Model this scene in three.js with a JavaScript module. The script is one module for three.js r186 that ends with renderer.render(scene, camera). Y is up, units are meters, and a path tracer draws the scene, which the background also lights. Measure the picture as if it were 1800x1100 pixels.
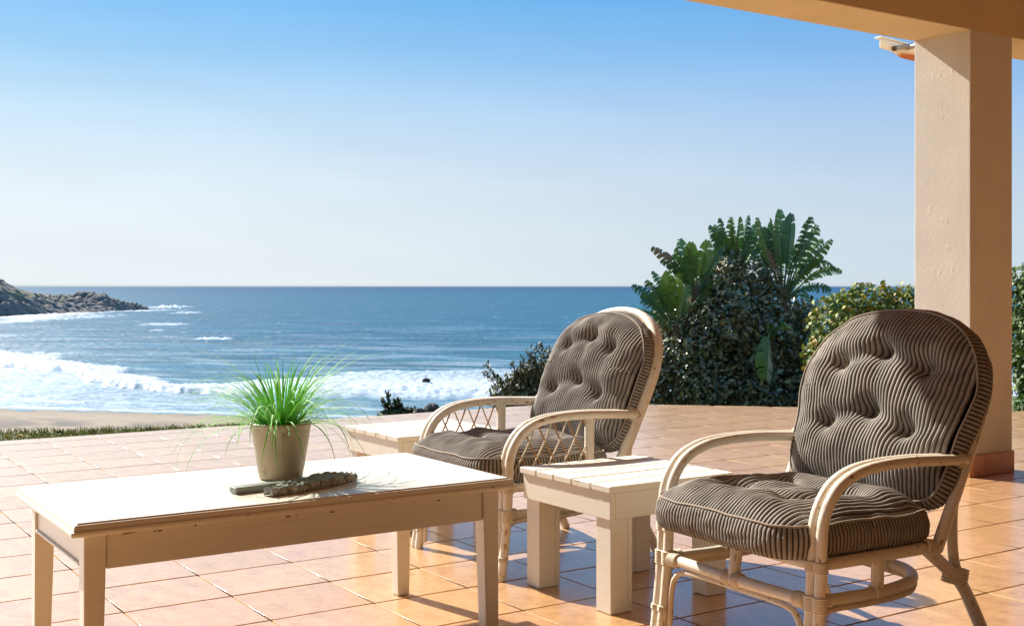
import * as THREE from 'three';
import { mergeGeometries, mergeVertices } from 'three/addons/utils/BufferGeometryUtils.js';
import { RoundedBoxGeometry } from 'three/addons/geometries/RoundedBoxGeometry.js';
import { createNoise2D, createNoise3D } from 'simplex-noise';

// ------------------------------------------------------------------ camera, sky, sun, exposure
const scene = new THREE.Scene();
const EYE = 1.05;
const camera = new THREE.PerspectiveCamera(29.59, 1800 / 1100, 0.1, 150000);
camera.position.set(0, EYE, 0);
camera.rotation.y = -THREE.MathUtils.degToRad(33.55);
camera.setViewOffset(1800, 1100, 0, 46.5, 1800, 1100);
camera.focus = 3.9;
camera.userData.fStop = 13;

const EXPOSURE = 2.08;
const SUN = new THREE.Vector3(-0.204, 0.772, -0.979).normalize();
const sun = new THREE.DirectionalLight(new THREE.Color().setRGB(1, 0.94, 0.84), 4.7);
sun.position.copy(SUN).multiplyScalar(60);
sun.castShadow = true;
sun.shadow.mapSize.set(4096, 4096);
Object.assign(sun.shadow.camera, { left: -25, right: 25, top: 25, bottom: -25, near: 1, far: 160 });
sun.shadow.radius = 1.4;
scene.add(sun, sun.target);

{
  const haze = createNoise2D(() => .37);
  const W = 3072, H = 1536, data = new Float32Array(W * H * 4);
  // elevation stops in degrees: colour of the clear sky towards the sun, and away from it
  const stops = [0, 2.5, 5, 8, 11, 14, 25, 90];
  const near = [[.80, .87, .90], [.79, .87, .91], [.73, .84, .92], [.54, .75, .92], [.29, .59, .90], [.13, .46, .87], [.12, .40, .80], [.08, .26, .60]];
  const far = [[.58, .68, .77], [.56, .68, .79], [.49, .64, .81], [.36, .55, .83], [.20, .45, .83], [.10, .39, .82], [.09, .34, .74], [.07, .24, .58]];
  const sunAz = Math.atan2(SUN.z, SUN.x);
  const d = new THREE.Vector3();
  for (let j = 0; j < H; j++) for (let i = 0; i < W; i++) {
    const el = ((j + .5) / H - .5) * 180, az = ((i + .5) / W - .5) * 2 * Math.PI;
    let k = 0;
    const e = Math.max(0, el);
    while (k < stops.length - 2 && e > stops[k + 1]) k++;
    let t = Math.min(1, (e - stops[k]) / (stops[k + 1] - stops[k]));
    let dz = Math.abs(az - sunAz); if (dz > Math.PI) dz = 2 * Math.PI - dz;
    const s = THREE.MathUtils.smoothstep(dz * 180 / Math.PI, 15, 80);
    d.set(Math.cos(el * Math.PI / 180) * Math.cos(az), Math.sin(el * Math.PI / 180), Math.cos(el * Math.PI / 180) * Math.sin(az));
    const g = Math.acos(THREE.MathUtils.clamp(d.dot(SUN), -1, 1)) * 180 / Math.PI;
    const glow = .55 * Math.exp(-g / 13) + .12 * Math.exp(-g / 32);
    const o = (j * W + i) * 4, veil = el > -1 && el < 30 ? 1 + .022 * haze(d.x * 2.5 + 5, d.z * 2.5 + el * .22) + .014 * haze(d.x * 7, el * .5 + d.z * 5) : 1;
    for (let c = 0; c < 3; c++) {
      let v = (near[k][c] * (1 - t) + near[k + 1][c] * t) * (1 - s) + (far[k][c] * (1 - t) + far[k + 1][c] * t) * s;
      v *= veil; v += glow * [1, .95, .85][c];
      if (el < -4) v *= 0.45;
      data[o + c] = v / EXPOSURE;
    }
    data[o + 3] = 1;
  }
  const sky = new THREE.DataTexture(data, W, H, THREE.RGBAFormat, THREE.FloatType);
  sky.mapping = THREE.EquirectangularReflectionMapping;
  sky.magFilter = sky.minFilter = THREE.LinearFilter;
  sky.wrapS = THREE.RepeatWrapping;
  sky.needsUpdate = true;
  scene.background = sky;
  scene.environment = sky;
}

const renderer = new THREE.WebGLRenderer({ antialias: true });
renderer.setSize(1024, 625);
renderer.toneMapping = THREE.LinearToneMapping;
renderer.toneMappingExposure = EXPOSURE;
renderer.shadowMap.enabled = true;

// ------------------------------------------------------------------ helpers
function rng(seed) { let a = seed >>> 0; return () => { a = (a + 0x6d2b79f5) | 0; let t = Math.imul(a ^ (a >>> 15), 1 | a); t = (t + Math.imul(t ^ (t >>> 7), 61 | t)) ^ t; return ((t ^ (t >>> 14)) >>> 0) / 4294967296; }; }
const n2 = createNoise2D(rng(11)), n3 = createNoise3D(rng(12));
const fbm = (x, y, o = 4) => { let s = 0, a = .5, f = 1; for (let i = 0; i < o; i++) { s += a * n2(x * f + i * 17.3, y * f - i * 9.1); a *= .5; f *= 2.03; } return s; };
const fbm3 = (x, y, z, o = 3) => { let s = 0, a = .5, f = 1; for (let i = 0; i < o; i++) { s += a * n3(x * f, y * f + i * 7.7, z * f); a *= .5; f *= 2.1; } return s; };
const clamp = THREE.MathUtils.clamp, lerp = THREE.MathUtils.lerp, sstep = THREE.MathUtils.smoothstep;
const V = (x, y, z) => new THREE.Vector3(x, y, z);
const RIGHT = V(Math.cos(.5856), 0, Math.sin(.5856)), AHEAD = V(Math.sin(.5856), 0, -Math.cos(.5856));
const names = new Map();
function numbered(n) { const k = names.get(n) ?? 0; names.set(n, k + 1); return k ? n + '_' + String(k).padStart(3, '0') : n; }
function shade(o) { o.castShadow = o.receiveShadow = true; return o; }
function tag(o, label, category, group, kind) { if (label) o.userData.label = label; if (category) o.userData.category = category; if (group) o.userData.group = group; if (kind) o.userData.kind = kind; return o; }
function thing(name, label, category, pos = [0, 0, 0], turn = 0, group, kind) {
  const o = new THREE.Group(); o.name = numbered(name); o.position.set(...pos); o.rotation.y = turn; scene.add(o);
  return tag(o, label, category, group, kind);
}
function part(name, geo, mat, parent) { const m = shade(new THREE.Mesh(geo, mat)); m.name = parent ? name : numbered(name); (parent ?? scene).add(m); return m; }
function color(r, g, b) { return new THREE.Color().setRGB(r, g, b); }
function std(r, g, b, rough = .7, extra = {}) { return new THREE.MeshPhysicalMaterial({ color: color(r, g, b), roughness: rough, ...extra }); }
function noiseTexture(size, f, srgb = false) {       // f(x, y in 0..1) -> [r,g,b] 0..1
  const d = new Uint8Array(size * size * 4);
  for (let y = 0; y < size; y++) for (let x = 0; x < size; x++) { const c = f(x / size, y / size), o = (y * size + x) * 4; for (let k = 0; k < 3; k++) d[o + k] = clamp(c[k], 0, 1) * 255; d[o + 3] = 255; }
  const t = new THREE.DataTexture(d, size, size);
  t.wrapS = t.wrapT = THREE.RepeatWrapping; t.magFilter = THREE.LinearFilter; t.minFilter = THREE.LinearMipmapLinearFilter; t.generateMipmaps = true;
  if (srgb) t.colorSpace = THREE.SRGBColorSpace;
  t.needsUpdate = true; return t;
}
// noise that tiles over the unit square
function tile4(x, y, f, seed = 0) { const w = sm(x), v = sm(y); function sm(t) { return t; } const A = fbm(x * f + seed, y * f, 4), B = fbm((x - 1) * f + seed, y * f, 4), C = fbm(x * f + seed, (y - 1) * f, 4), D = fbm((x - 1) * f + seed, (y - 1) * f, 4); return (A * (1 - w) + B * w) * (1 - v) + (C * (1 - w) + D * w) * v; }
function grey(size, f) { return noiseTexture(size, (x, y) => { const v = f(x, y); return [v, v, v]; }); }
function boxUV(g, s = 1, ox = 0, oy = 0) {           // metres on every face, along its longer axes
  g = g.index ? g.toNonIndexed() : g; g.computeVertexNormals();
  const p = g.attributes.position, n = g.attributes.normal, uv = new Float32Array(p.count * 2);
  for (let i = 0; i < p.count; i++) {
    const ax = Math.abs(n.getX(i)), ay = Math.abs(n.getY(i)), az = Math.abs(n.getZ(i));
    let u, v;
    if (ay >= ax && ay >= az) { u = p.getX(i); v = p.getZ(i); } else if (ax >= az) { u = p.getZ(i); v = p.getY(i); } else { u = p.getX(i); v = p.getY(i); }
    uv[2 * i] = u * s + ox; uv[2 * i + 1] = v * s + oy;
  }
  g.setAttribute('uv', new THREE.BufferAttribute(uv, 2)); return g;
}
function rbox(w, h, d, x, y, z, r = .003) { const g = new RoundedBoxGeometry(w, h, d, 2, r); g.translate(x, y, z); return g; }
// tube through points, rounded ends, uv in metres; flat > 1 widens it across z
function tube(pts, r, { seg = 24, radial = 10, taper = null, closed = false, tension = .5, wob = 0, seed = 1 } = {}) {
  const curve = new THREE.CatmullRomCurve3(pts.map((p) => Array.isArray(p) ? V(...p) : p), closed, 'catmullrom', tension);
  const fr = curve.computeFrenetFrames(seg, closed), L = curve.getLength();
  const pos = [], uv = [], idx = [];
  const rings = [];
  for (let i = 0; i <= seg; i++) rings.push([i / seg, curve.getPointAt(i / seg), fr.normals[i], fr.binormals[i], fr.tangents[i], 1]);
  if (!closed) {
    const a = rings[0], b = rings[seg];
    rings.unshift([0, a[1].clone().addScaledVector(a[4], -r * .35), a[2], a[3], a[4], .72], );
    rings.unshift([0, a[1].clone().addScaledVector(a[4], -r * .5), a[2], a[3], a[4], .01]);
    rings.push([1, b[1].clone().addScaledVector(b[4], r * .35), b[2], b[3], b[4], .72], [1, b[1].clone().addScaledVector(b[4], r * .5), b[2], b[3], b[4], .01]);
  }
  rings.forEach(([t, p, n, b, , k]) => {
    const rr = r * k * (taper ? taper(t) : 1) * (1 + wob * fbm(t * L * 9 + seed * 3.1, seed, 2));
    for (let j = 0; j <= radial; j++) {
      const a = j / radial * Math.PI * 2, c = Math.cos(a) * rr, s = Math.sin(a) * rr;
      pos.push(p.x + n.x * c + b.x * s, p.y + n.y * c + b.y * s, p.z + n.z * c + b.z * s); uv.push(t * L * 2 + seed * .37, j / radial * .3 + seed * .21);
    }
  });
  const R = rings.length, C = radial + 1;
  for (let i = 0; i < R - 1; i++) for (let j = 0; j < radial; j++) { const a = i * C + j, b = a + C; idx.push(a, a + 1, b, b, a + 1, b + 1); }
  const g = new THREE.BufferGeometry();
  g.setAttribute('position', new THREE.Float32BufferAttribute(pos, 3)); g.setAttribute('uv', new THREE.Float32BufferAttribute(uv, 2)); g.setIndex(idx); g.computeVertexNormals();
  return g;
}
function ribbonGeo(pos, idx, col) { const g = new THREE.BufferGeometry(); g.setAttribute('position', new THREE.Float32BufferAttribute(pos, 3)); if (col) g.setAttribute('color', new THREE.Float32BufferAttribute(col, 3)); g.setIndex(idx); g.computeVertexNormals(); return g; }

// ------------------------------------------------------------------ materials
const plasterBump = grey(512, (x, y) => .5 + .10 * tile4(x, y * .4, 5) + .10 * tile4(x, y, 26, 5) + .08 * tile4(x, y, 60, 9) + 1.5 * Math.max(0, tile4(x, y * .5, 16, 31) - .36));
const plasterTone = noiseTexture(512, (x, y) => { const v = .95 + .04 * tile4(x, y, 3, 3) + .03 * tile4(x, y, 30, 8); return [v, v * .995, v * .985]; }, true);
const plaster = std(.72, .67, .585, .85, { bumpMap: plasterBump, bumpScale: .0022, map: plasterTone });
const plasterBeam = std(.70, .56, .35, .85, { bumpMap: plasterBump, bumpScale: .001, map: plasterTone });
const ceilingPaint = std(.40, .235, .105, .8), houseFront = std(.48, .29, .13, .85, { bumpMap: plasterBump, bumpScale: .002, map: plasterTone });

const glaze = noiseTexture(1024, (x, y) => {
  const a = tile4(x, y, 7, 2), b = tile4(x, y, 22, 6), c = tile4(x, y, 60, 9), v = Math.pow(1 - Math.abs(tile4(x, y, 10, 40)) * 1.6, 6);
  const k = .955 + .12 * a + .09 * b + .05 * c + .06 * v;
  return [k, k * (.975 + .04 * a), k * (.955 + .07 * a + .03 * v)];
}, true);
const glazeRough = grey(512, (x, y) => .50 + .12 * tile4(x, y, 6, 13) + .08 * tile4(x, y, 26, 3));
const glazeBump = grey(512, (x, y) => .5 + .5 * tile4(x, y, 8, 70) + .12 * tile4(x, y, 40, 1));
const tileMats = [[.575, .335, .145], [.60, .36, .165], [.55, .315, .13], [.585, .34, .155], [.615, .365, .16], [.565, .325, .15]].map(([r, g, b]) => std(r, g, b, 1, { map: glaze, roughnessMap: glazeRough, bumpMap: glazeBump, bumpScale: .0012, clearcoat: 1, clearcoatRoughness: .2 }));
const grout = std(.22, .155, .10, .95, { bumpMap: plasterBump, bumpScale: .003 });
const skirtMat = std(.56, .27, .115, .45, { map: glaze });

function paintCanvas(w, h, base, draw) { const c = document.createElement('canvas'); c.width = w; c.height = h; const x = c.getContext('2d'); x.fillStyle = base; x.fillRect(0, 0, w, h); draw(x); const t = new THREE.CanvasTexture(c); t.colorSpace = THREE.SRGBColorSpace; t.wrapS = t.wrapT = THREE.RepeatWrapping; return t; }
const paintMap = paintCanvas(1024, 1024, '#f2efe6', (x) => {
  const r = rng(5);
  for (let i = 0; i < 900; i++) { x.globalAlpha = .03 + r() * .09; x.fillStyle = r() < .5 ? '#cdbd9f' : '#ffffff'; x.fillRect(r() * 1024, r() * 1024, 60 + r() * 320, 1 + r() * 3); }
  for (let i = 0; i < 14; i++) { x.globalAlpha = .35 + r() * .5; x.fillStyle = ['#6a4a2a', '#8a6a44', '#9a8a70'][i % 3]; const a = r() * 1024, b = r() * 1024, l = 3 + r() * 22; x.beginPath(); x.ellipse(a, b, l, 1 + r() * 2.2, (r() - .5) * .2, 0, 7); x.fill(); }
  x.globalAlpha = 1;
});
const paintBump = grey(256, (x, y) => .5 + .4 * tile4(x, y * .3, 30, 4) + .2 * tile4(x, y, 50));
const tablePaint = new THREE.MeshPhysicalMaterial({ color: color(.86, .83, .775), map: paintMap, roughness: .32, bumpMap: paintBump, bumpScale: .0004 });
const stoolPaint = new THREE.MeshPhysicalMaterial({ color: color(.86, .83, .775), map: paintMap, roughness: .5, bumpMap: paintBump, bumpScale: .0006 });
const chipMat = std(.16, .085, .04, .9);
const caneMap = paintCanvas(1024, 512, '#f5f0e6', (x) => {
  const r = rng(8);
  for (let i = 0; i < 700; i++) { x.globalAlpha = .03 + r() * .07; x.fillStyle = ['#c9ad80', '#fff8e8', '#a98758'][i % 3]; x.fillRect(r() * 1024, r() * 512, 40 + r() * 240, 1 + r() * 4); }
  for (let i = 0; i < 55; i++) { x.globalAlpha = .25 + r() * .5; x.fillStyle = ['#7a4a20', '#94653a', '#b08a58'][i % 3]; x.beginPath(); x.ellipse(r() * 1024, r() * 512, 4 + r() * 26, 2 + r() * 7, (r() - .5) * .3, 0, 7); x.fill(); }
  x.globalAlpha = 1;
});
const cane = new THREE.MeshPhysicalMaterial({ color: color(.86, .82, .745), map: caneMap, roughness: .48, bumpMap: paintBump, bumpScale: .0006 });
const caneThin = new THREE.MeshPhysicalMaterial({ color: color(.80, .73, .61), map: caneMap, roughness: .6 });
const latticeMat = std(.46, .25, .11, .65, { map: caneMap });
const latticePale = std(.72, .62, .48, .6, { map: caneMap });
const bindMat = std(.78, .72, .61, .7, { map: caneMap });
const cord = new THREE.MeshPhysicalMaterial({ vertexColors: true, roughness: .95, sheen: .35, sheenColor: color(.5, .45, .38), sheenRoughness: .5 });
const buttonMat = std(.40, .35, .22, .6);
const pipeMat = std(.36, .30, .235, .9);

// ------------------------------------------------------------------ land and sea
// shore coordinates: s along the beach, q metres out to sea from the water's edge
const shoreS = (x, z) => .68 * x + .73 * z, shoreQ = (x, z) => .73 * x - .68 * z - 128;
function groundY(x, z) {
  const q = shoreQ(x, z);
  const sand = -14.05 + .034 * -q;
  const end = lerp(60, 46, sstep(shoreS(x, z), -4.5, -1));
  const y = q > -62 ? sand : lerp(sand, -.62, Math.pow(clamp((-q - 62) / end, 0, 1), 2.3));
  return y;
}
function table(t, x) { for (let i = 0; i < t.length - 1; i++) if (x <= t[i + 1][0]) { const k = clamp((x - t[i][0]) / (t[i + 1][0] - t[i][0]), 0, 1); return lerp(t[i][1], t[i + 1][1], k * k * (3 - 2 * k)); } return t[t.length - 1][1]; }

{ // beach and the bank that carries the terrace: one sheet running out under the water
  const NX = 230, NZ = 190, pos = [], col = [], idx = [];
  for (let j = 0; j <= NZ; j++) {
    const z = 12 - Math.pow(j / NZ, 1.5) * 330;
    for (let i = 0; i <= NX; i++) {
      const x = lerp(-90 - Math.abs(z) * .3, 70 + Math.abs(z) * .9, i / NX);
      const q = shoreQ(x, z), s = shoreS(x, z);
      let y = groundY(x, z);
      const onTerrace = z > -8.9 && x < 10.5 && x > -9 && z < 9 && z > -8.9 + Math.max(0, (x - 6.2)) * .95;
      if (onTerrace) y = Math.min(y, -.5);
      y += fbm(x * .12, z * .12, 4) * (q > -62 && q < 4 ? .08 + .3 * sstep(-q, 3, 20) : .25) * (q < -100 ? .15 : 1);
      pos.push(x, y, z);
      const n = fbm(x * .25, z * .25, 4), m = fbm(x * .06 + 9, z * .06, 3), sp = fbm(x * .9, z * .9, 3);
      let c = [.285 + .06 * n, .222 + .053 * n, .155 + .045 * n];
      const wet = sstep(q, -10, 1.5); c = c.map((v, k) => v * (1 - wet * [.3, .27, .22][k]));
      const weed = sstep(m * .8 + sp * .7 + n * .6 - .0022 * Math.abs(s + 80), -.10, .14) * sstep(-q, 9, 17) * (1 - sstep(-q, 60, 75));
      c = c.map((v, k) => lerp(v, [.12, .098, .085][k], weed * .85));
      const green = sstep(-q, 62, 85);
      c = c.map((v, k) => lerp(v, [.075 + .03 * n, .095 + .03 * n, .03][k], green));
      col.push(...c);
    }
  }
  for (let j = 0; j < NZ; j++) for (let i = 0; i < NX; i++) { const a = j * (NX + 1) + i, b = a + NX + 1; idx.push(a, a + 1, b, b, a + 1, b + 1); }
  const m = part('beach', ribbonGeo(pos, idx, col), new THREE.MeshPhysicalMaterial({ vertexColors: true, roughness: .95 }));
  tag(m, 'sandy beach with dark weed patches between the terrace and the surf', 'beach', null, 'structure');
}

const breakTop = [[-260, 150], [-190, 128], [-178, 112], [-160, 106], [-145, 83], [-123, 68], [-104, 47], [-89, 35], [-83, 38], [-78, 56], [-69, 71], [-55, 78], [-30, 84], [40, 92]];
const breakBot = [[-260, 90], [-190, 78], [-142, 62], [-127, 56], [-99, 31], [-89, 25], [-79, 21], [-67, 19.6], [-55, 19.8], [-41, 21], [40, 24]];
const caps = [ // whitecaps and splashes: centre x,z, direction of crest, half length, half width, lift, strength
  [145, -469, .83, .56, 9.5, 9, .4, .75], [116, -330, .83, .56, 6.2, 5, .9, 1.05], [108, -352, .83, .56, 11, 7, .5, .3], [258, -826, .8, .6, 11, 34, 2.2, 1.1], [218, -665, .83, .55, 6.5, 16, 1.2, 1],
  [69, -384, .83, .55, 8, 6, .6, .95], [123, -405, .83, .55, 2.5, 4, .3, .7], [143, -660, .46, -.89, 80, 17, .6, 1.2], [202, -738, .95, -.32, 42, 14, .6, 1.1], [112, -566, .46, -.89, 60, 12, .4, .8], [150, -610, .46, -.89, 50, 16, .3, .55], [170, -344, .83, .55, 5, 4, .2, .35], [232, -1010, .8, .6, 14, 40, .5, .7],
];
{
  const NR = 470, cols = [];
  for (let i = 0; i <= 14; i++) cols.push(lerp(-4, -.32, i / 14));
  for (let i = 1; i <= 40; i++) cols.push(lerp(-.32, .14, i / 40));
  for (let i = 1; i <= 470; i++) cols.push(lerp(.14, .9, i / 470));
  for (let i = 1; i <= 60; i++) cols.push(lerp(.9, 1.7, i / 60));
  for (let i = 1; i <= 12; i++) cols.push(lerp(1.7, 6, i / 12));
  const pos = [], col = [], uv = [], idx = [], NC = cols.length;
  for (let j = 0; j < NR; j++) {
    const z = -1 / lerp(1 / 84, 1 / 70000, Math.pow(j / (NR - 1), .97));
    for (let i = 0; i < NC; i++) {
      const x = cols[i] * -z, dist = Math.hypot(x, z);
      const s = shoreS(x, z), q = shoreQ(x, z), fine = clamp(1 - dist / 2200, 0, 1);
      let y = -14;
      // long swell lines and chop
      const swell = Math.sin(q * .19 + 2.4 * fbm(s * .012, q * .012, 2) * 2) * sstep(q, 15, 60) * (1 - sstep(q, 350, 800));
      y += .22 * swell + .16 * fine * fbm(s * .16, q * .34, 3);
      // foam
      const top = table(breakTop, s) + 4 * fbm(s * .11, 3.3, 3), bot = table(breakBot, s) + 3.5 * fbm(s * .16, 8.8, 3);
      const w = Math.max(6, top - bot), k = (q - bot) / w;
      const nA = fbm(s * .35, q * .5, 4), nB = fbm(s * .09 + 20, q * .2, 4), nC = fbm(s * 1.1, q * 1.3, 3);
      let foam = 0;
      if (q > -3) {
        const body = sstep(k, -.02, .10) * (1 - sstep(k, .78 + .3 * nB, 1.06 + .25 * nB));
        const soft = 1 - .42 * sstep(s, -84, -58) * sstep(k, .25, .9);
        foam = Math.max(foam, body * soft * clamp(.86 + .45 * nA + .12 * nC, .1, 1));
        y += body * (.9 * sstep(k, -.02, .18) * (1 - .6 * k) + .28 * nA + .10 * nC);
        // thin foam lying shoreward of the breaker and at the water's edge
        const wash = (1 - sstep(k, -.05, .05)) * sstep(q, -3, 1);
        const lace = sstep(fbm(s * .16 + 5, q * .55, 4) + .4 * nC, -.34, .3);
        const left = 1 - .55 * sstep(s, -75, -50);
        foam = Math.max(foam, wash * (.20 + .36 * lace + .22 * (1 - sstep(s, -120, -88))) * left);
        const l1 = Math.exp(-Math.pow((q - 8.5 - 2 * fbm(s * .06, 1, 2)) / .9, 2)), l0 = Math.exp(-Math.pow((q - .8) / 1.4, 2));
        foam = Math.max(foam, clamp(l1 * (.75 + .7 * nA), 0, 1) * .95, l0 * .8); y += .18 * l1;
        // streaks of old foam behind the breakers
        const st = sstep(fbm(s * .018 + 3, q * .085, 4), .06, .42) * (1 - sstep(q, 60, 230)) * sstep(k, .9, 1.1);
        foam = Math.max(foam, st * .32);
        const st2 = sstep(fbm(s * .011 + 13, q * .06, 4), .16, .5) * (1 - sstep(q, 150, 420)) * sstep(k, .9, 1.1);
        foam = Math.max(foam, st2 * .22);
      }
      for (const [cx, cz, dx, dz, a, b, lift, str] of caps) {
        const ux = x - cx, uz = z - cz; if (Math.abs(ux) + Math.abs(uz) > (a + b) * 3) continue;
        const n = Math.hypot(dx, dz), A = (ux * dx + uz * dz) / n / a, B = (-ux * dz + uz * dx) / n / b;
        const f = Math.exp(-(A * A * A * A) - B * B) * str;
        const tx = clamp(f * 1.35 + (.55 * fbm(s * .22 + cx, q * .13, 4) + .6 * fbm(s * .8 + cx, q * .3, 3)) * Math.min(1, f * 3) - .24, 0, 1);
        foam = Math.max(foam, tx); y += lift * f * (.6 + .8 * fbm(x * .3, z * .3, 2));
      }
      if (fine > 0 && foam < .05 && q > 60) { const sp = fbm(x * .11 + 40, z * .05, 3); if (sp > .53) foam = Math.max(foam, (sp - .53) * 4 * fine); }
      pos.push(x, y, z); uv.push(s / 46, q / 15);
      // water body: darker blue far out, paler and greener over the sand
      const shal = 1 - sstep(q, 0, 210), tone = .10 * fbm(s * .006, q * .02 + 3, 3) + .10 * fine * fbm(s * .02, q * .11, 3) + .05 * fine * nA + .05 * swell;
      const far = sstep(dist, 500, 6000);
      let c = [lerp(.034, .060, shal), lerp(.138, .185, shal), lerp(.222, .262, shal)];
      c = [lerp(c[0], .026, far), lerp(c[1], .098, far), lerp(c[2], .195, far)].map((v, n) => v * [.50, .68, .70][n] * (1 + 2.2 * tone));
      col.push(lerp(c[0], .53, foam), lerp(c[1], .58, foam), lerp(c[2], .63, foam));
    }
  }
  for (let j = 0; j < NR - 1; j++) for (let i = 0; i < NC - 1; i++) { const a = j * NC + i, b = a + NC; idx.push(a, a + 1, b, b, a + 1, b + 1); }
  const g = ribbonGeo(pos, idx, col); g.setAttribute('uv', new THREE.Float32BufferAttribute(uv, 2));
  const rip = grey(512, (x, y) => .5 + .5 * tile4(x, y, 9, 3) + .3 * tile4(x, y, 28, 8));
  const m = part('sea', g, new THREE.MeshPhysicalMaterial({ vertexColors: true, roughness: .5, specularIntensity: .28, bumpMap: rip, bumpScale: .22 }));
  tag(m, 'blue sea with white breakers rolling onto the beach', 'sea', null, 'structure');
}

{ // rocky headland at the left, grass on its back
  const T = V(226, 0, -764), along = V(-.66, 0, .70).normalize(), across = V(along.z, 0, -along.x);
  const NT = 300, NW = 90, pos = [], col = [], idx = [];
  const crest = [[-8, -1.5], [0, 2], [6, 4.6], [14, 5.2], [22, 7], [31, 10.8], [36, 11.4], [41, 8.6], [54, 8.8], [67, 9.6], [79, 10.6], [87, 11.2], [94, 12.2], [105, 15], [150, 26], [330, 40]];
  for (let i = 0; i <= NT; i++) for (let j = 0; j <= NW; j++) {
    const t = -10 + 340 * Math.pow(i / NT, 1.25), w = (j / NW - .5) * 2, half = lerp(15, 46, sstep(t, 0, 75)) * (1 + .25 * fbm(t * .05, 4, 2));
    const bend = 10 * fbm(t * .012, 7, 2);
    const x = T.x + along.x * t + across.x * ((w - .85) * half + bend), z = T.z + along.z * t + across.z * ((w - .85) * half + bend);
    const h = table(crest, t), prof = Math.pow(Math.max(0, 1 - Math.pow(Math.abs(w), 1.8)), lerp(.8, 1.15, sstep(t, 40, 85)));
    const rg = 1 - Math.abs(fbm(x * .05, z * .05, 5)) * 2, ru = fbm(x * .16, z * .2, 5);
    const up = sstep(h * prof, 7, 13);
    let y = -14.8 + (h + .8) * prof * (1 + .3 * (rg - .5) * (1 - .6 * up)) + ru * lerp(2.0, .7, up) * Math.min(1, prof * 4);
    pos.push(x, y, z);
    const lum = .15 + .09 * ru + .07 * (rg - .5), grass = sstep(y + 14 + 4 * fbm(x * .05, z * .05, 3), 6.5, 10) * sstep(t, 44, 62) * sstep(fbm(x * .045 + 3, z * .045, 3), -.22, .12);
    let c = [lum * 1.08, lum * .97, lum * .86]; const wet = 1 - sstep(y, -13.6, -12.4); c = c.map((v) => v * (1 - .45 * wet));
    col.push(lerp(c[0], .19, grass), lerp(c[1], .195, grass), lerp(c[2], .115, grass));
  }
  for (let i = 0; i < NT; i++) for (let j = 0; j < NW; j++) { const a = i * (NW + 1) + j, b = a + NW + 1; idx.push(a, b, a + 1, b, b + 1, a + 1); }
  const m = part('headland', ribbonGeo(pos, idx, col), new THREE.MeshPhysicalMaterial({ vertexColors: true, roughness: .95 }));
  tag(m, 'low rocky headland with grass on its back reaching into the sea', 'headland', null, 'structure');
}

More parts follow.
